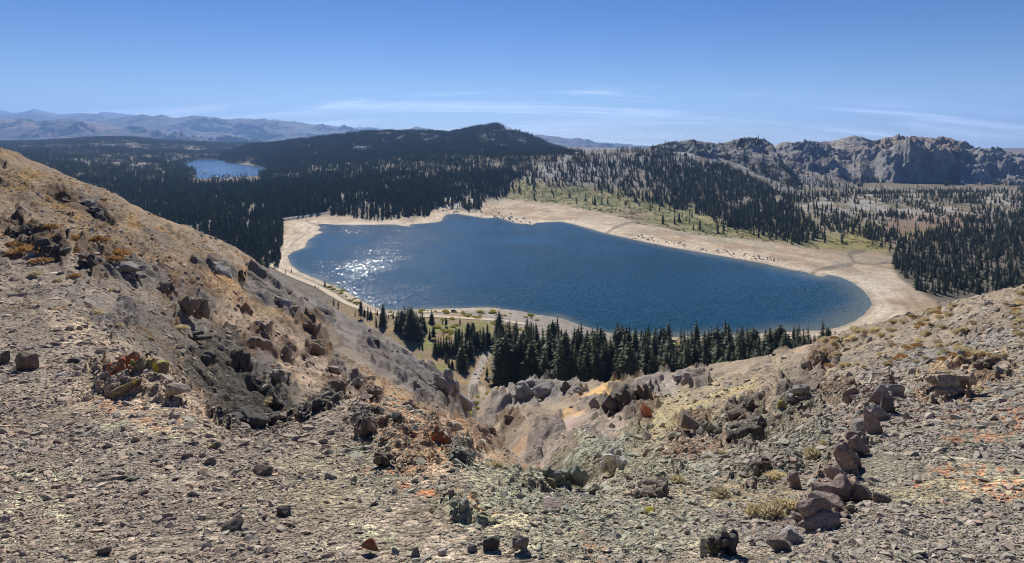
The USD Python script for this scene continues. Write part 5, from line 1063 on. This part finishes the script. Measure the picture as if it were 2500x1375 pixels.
field_rocks('shore_boulder', [(u + rng.normal(0, 2), v + rng.normal(0, 1.5), 4 + 6 * rng.random()) for u, v in [(1150,960),(1158,950),(1165,940),(1155,930),(1168,925),(1175,915),(1170,905),(1180,900),(1185,890),(1178,885),(1190,878),(1188,868),(1162,968),(1172,935),(1160,915),(1152,940)]], 'pale stone lying in the dry creek bed below the grove', 'stones of the dry creek bed', 'stone')
st = cls('stump_kind'); mesh(f'{st.GetPath()}/wood', join([pole(.8, .45, .3, 7, 2, 3)] + [((lambda q_: (q_[0] @ np.array([[math.cos(a), math.sin(a), 0], [-math.sin(a), math.cos(a), 0], [0, 0, 1]]), q_[1]))((pole(.9, .16, .05, 5, 2, 4)[0] @ np.array([[0, 0, -.35], [0, 1, 0], [1, 0, 0]]) + [.1, 0, .25], pole(.9, .16, .05, 5, 2, 4)[1]))) for a in (0, 1.4, 2.7, 4.0, 5.2)]), MAT_SNAG)
for k in range(75):
    t = rng.random(); line = np.array([(1545,578),(1600,590),(1660,600),(1720,612),(1790,620),(1850,632),(1900,640)], float)
    u = np.interp(t * 6, range(7), line[:, 0]); v = np.interp(t * 6, range(7), line[:, 1]) + rng.normal(-2, 3.5); p = valley.hit(u, v)
    place('tree_stump', '/World/stump_kind', p, rng.uniform(.8, 2.0), rng.uniform(0, 360), 'dark weathered stump along the water line of the long beach', 'tree stump', 'stumps along the long beach')
# rocky islets in the small lake
for k, (u, v, w, l) in enumerate([(478,433,14,'pale rock islet touching the near end of the small lake'),(500,424,8,'thin dark rock islet in the middle of the small lake'),(527,431,26,'largest pale islet of the small lake with a lone pine'),(556,430,26,'pale islet nearest the wooded end of the small lake'),(497,418,18,'flat rock bar out in the small lake')]):
    y = on(v, Z2); x = (u - U0) / F * y; s = w * y / F; m_ = crag(50 + k, s, s * 1.2, 7, 6, 2)
    a = mesh(path_for('islet'), m_, ROCK['granite'], smooth=30); UsdGeom.Xformable(a).AddTranslateOp().Set(Gf.Vec3d(x, y, Z2)); tag(a, l, 'islet')
# snow patches
for k, (u, v, w, h_, l) in enumerate([(2226,361,10,4,'small snow patch in the gully under the brown summit'),(2358,368,16,5,'white snow patch beside the pale shoulder of the cliff'),(2003,366,4,7,'narrow snow streak in the red gully'),(2296,362,5,5,'tiny snow patch on the rim of the dark cliff')]):
    j = int(np.clip(round((u - cm.us[0]) / 2.6), 0, len(cm.us) - 1)); cv_ = cm.V[:, j]; i = int(np.argmin(np.abs(cv_[3:130] - v))) + 3; p = np.array([cm.X[i, j], cm.Y[i, j], cm.Z[i, j]]); s = p[1] / F
    V_, f_ = shard(60 + k, (w * s, 14, h_ * s), 12, 2, .1); a = mesh(path_for('snow_patch'), (V_, f_), MAT_SNOW, smooth=True); UsdGeom.Xformable(a).AddTranslateOp().Set(Gf.Vec3d(*map(float, p))); tag(a, l, 'snow')
# the dark car parked by the water
def rbox(x0, x1, y0, y1, z0, z1, i=.06):
    m_ = trimesh.convex.convex_hull(np.array([[a, b, c] for (X0, X1, Y0, Y1, Z0, Z1) in ((x0 + i, x1 - i, y0 + i, y1 - i, z0, z1), (x0, x1, y0 + i, y1 - i, z0 + i, z1 - i), (x0 + i, x1 - i, y0, y1, z0 + i, z1 - i)) for a in (X0, X1) for b in (Y0, Y1) for c in (Z0, Z1)])); return np.array(m_.vertices), np.array(m_.faces)
MAT_CAR = M('car_paint', {'p': ('principled_bsdf', {'base_color': (.03, .02, .02), 'roughness': .3})}); MAT_GLASS = M('car_glass', {'p': ('principled_bsdf', {'base_color': (.02, .025, .03), 'roughness': .05})})
MAT_TYRE = M('tyre', {'p': ('principled_bsdf', {'base_color': (.02, .02, .02), 'roughness': .9})}); MAT_LAMP = M('lamp_lens', {'p': ('principled_bsdf', {'base_color': (.6, .6, .55), 'roughness': .2})})
cp = valley.hit(1108, 761); cx = UsdGeom.Xform.Define(stage, path_for('parked_car')); cx.AddTranslateOp().Set(Gf.Vec3d(float(cp[0]), float(cp[1]), float(cp[2]) + .25)); cx.AddRotateZOp().Set(6.0); tag(cx, 'dark sport utility car parked on the track by the water', 'car')
cpath = str(cx.GetPath())
mesh(path_for('body', cpath), join([rbox(-2.35, 2.35, -.95, .95, .4, 1.05, .12)]), MAT_CAR)
cab = trimesh.convex.convex_hull(np.array([[a, b, 1.0] for a in (-2.2, 1.1) for b in (-.9, .9)] + [[a, b, 1.72] for a in (-2.0, .45) for b in (-.72, .72)])); mesh(path_for('cabin', cpath), cab, MAT_GLASS)
mesh(path_for('roof', cpath), rbox(-2.05, .5, -.74, .74, 1.70, 1.80, .05), MAT_CAR)
for sx in (-1.45, 1.45):
    for sy in (-.86, .86):
        w_ = trimesh.creation.cylinder(.37, .24, sections=20); w_.apply_transform(trimesh.transformations.rotation_matrix(math.pi / 2, [1, 0, 0])); w_.apply_translation([sx, sy, .37]); wp = path_for('wheel', cpath); mesh(wp, w_, MAT_TYRE)
for sy in (-.65, .65): mesh(path_for('headlight', cpath), rbox(2.33, 2.38, sy - .16, sy + .16, .75, .9, .02), MAT_LAMP)
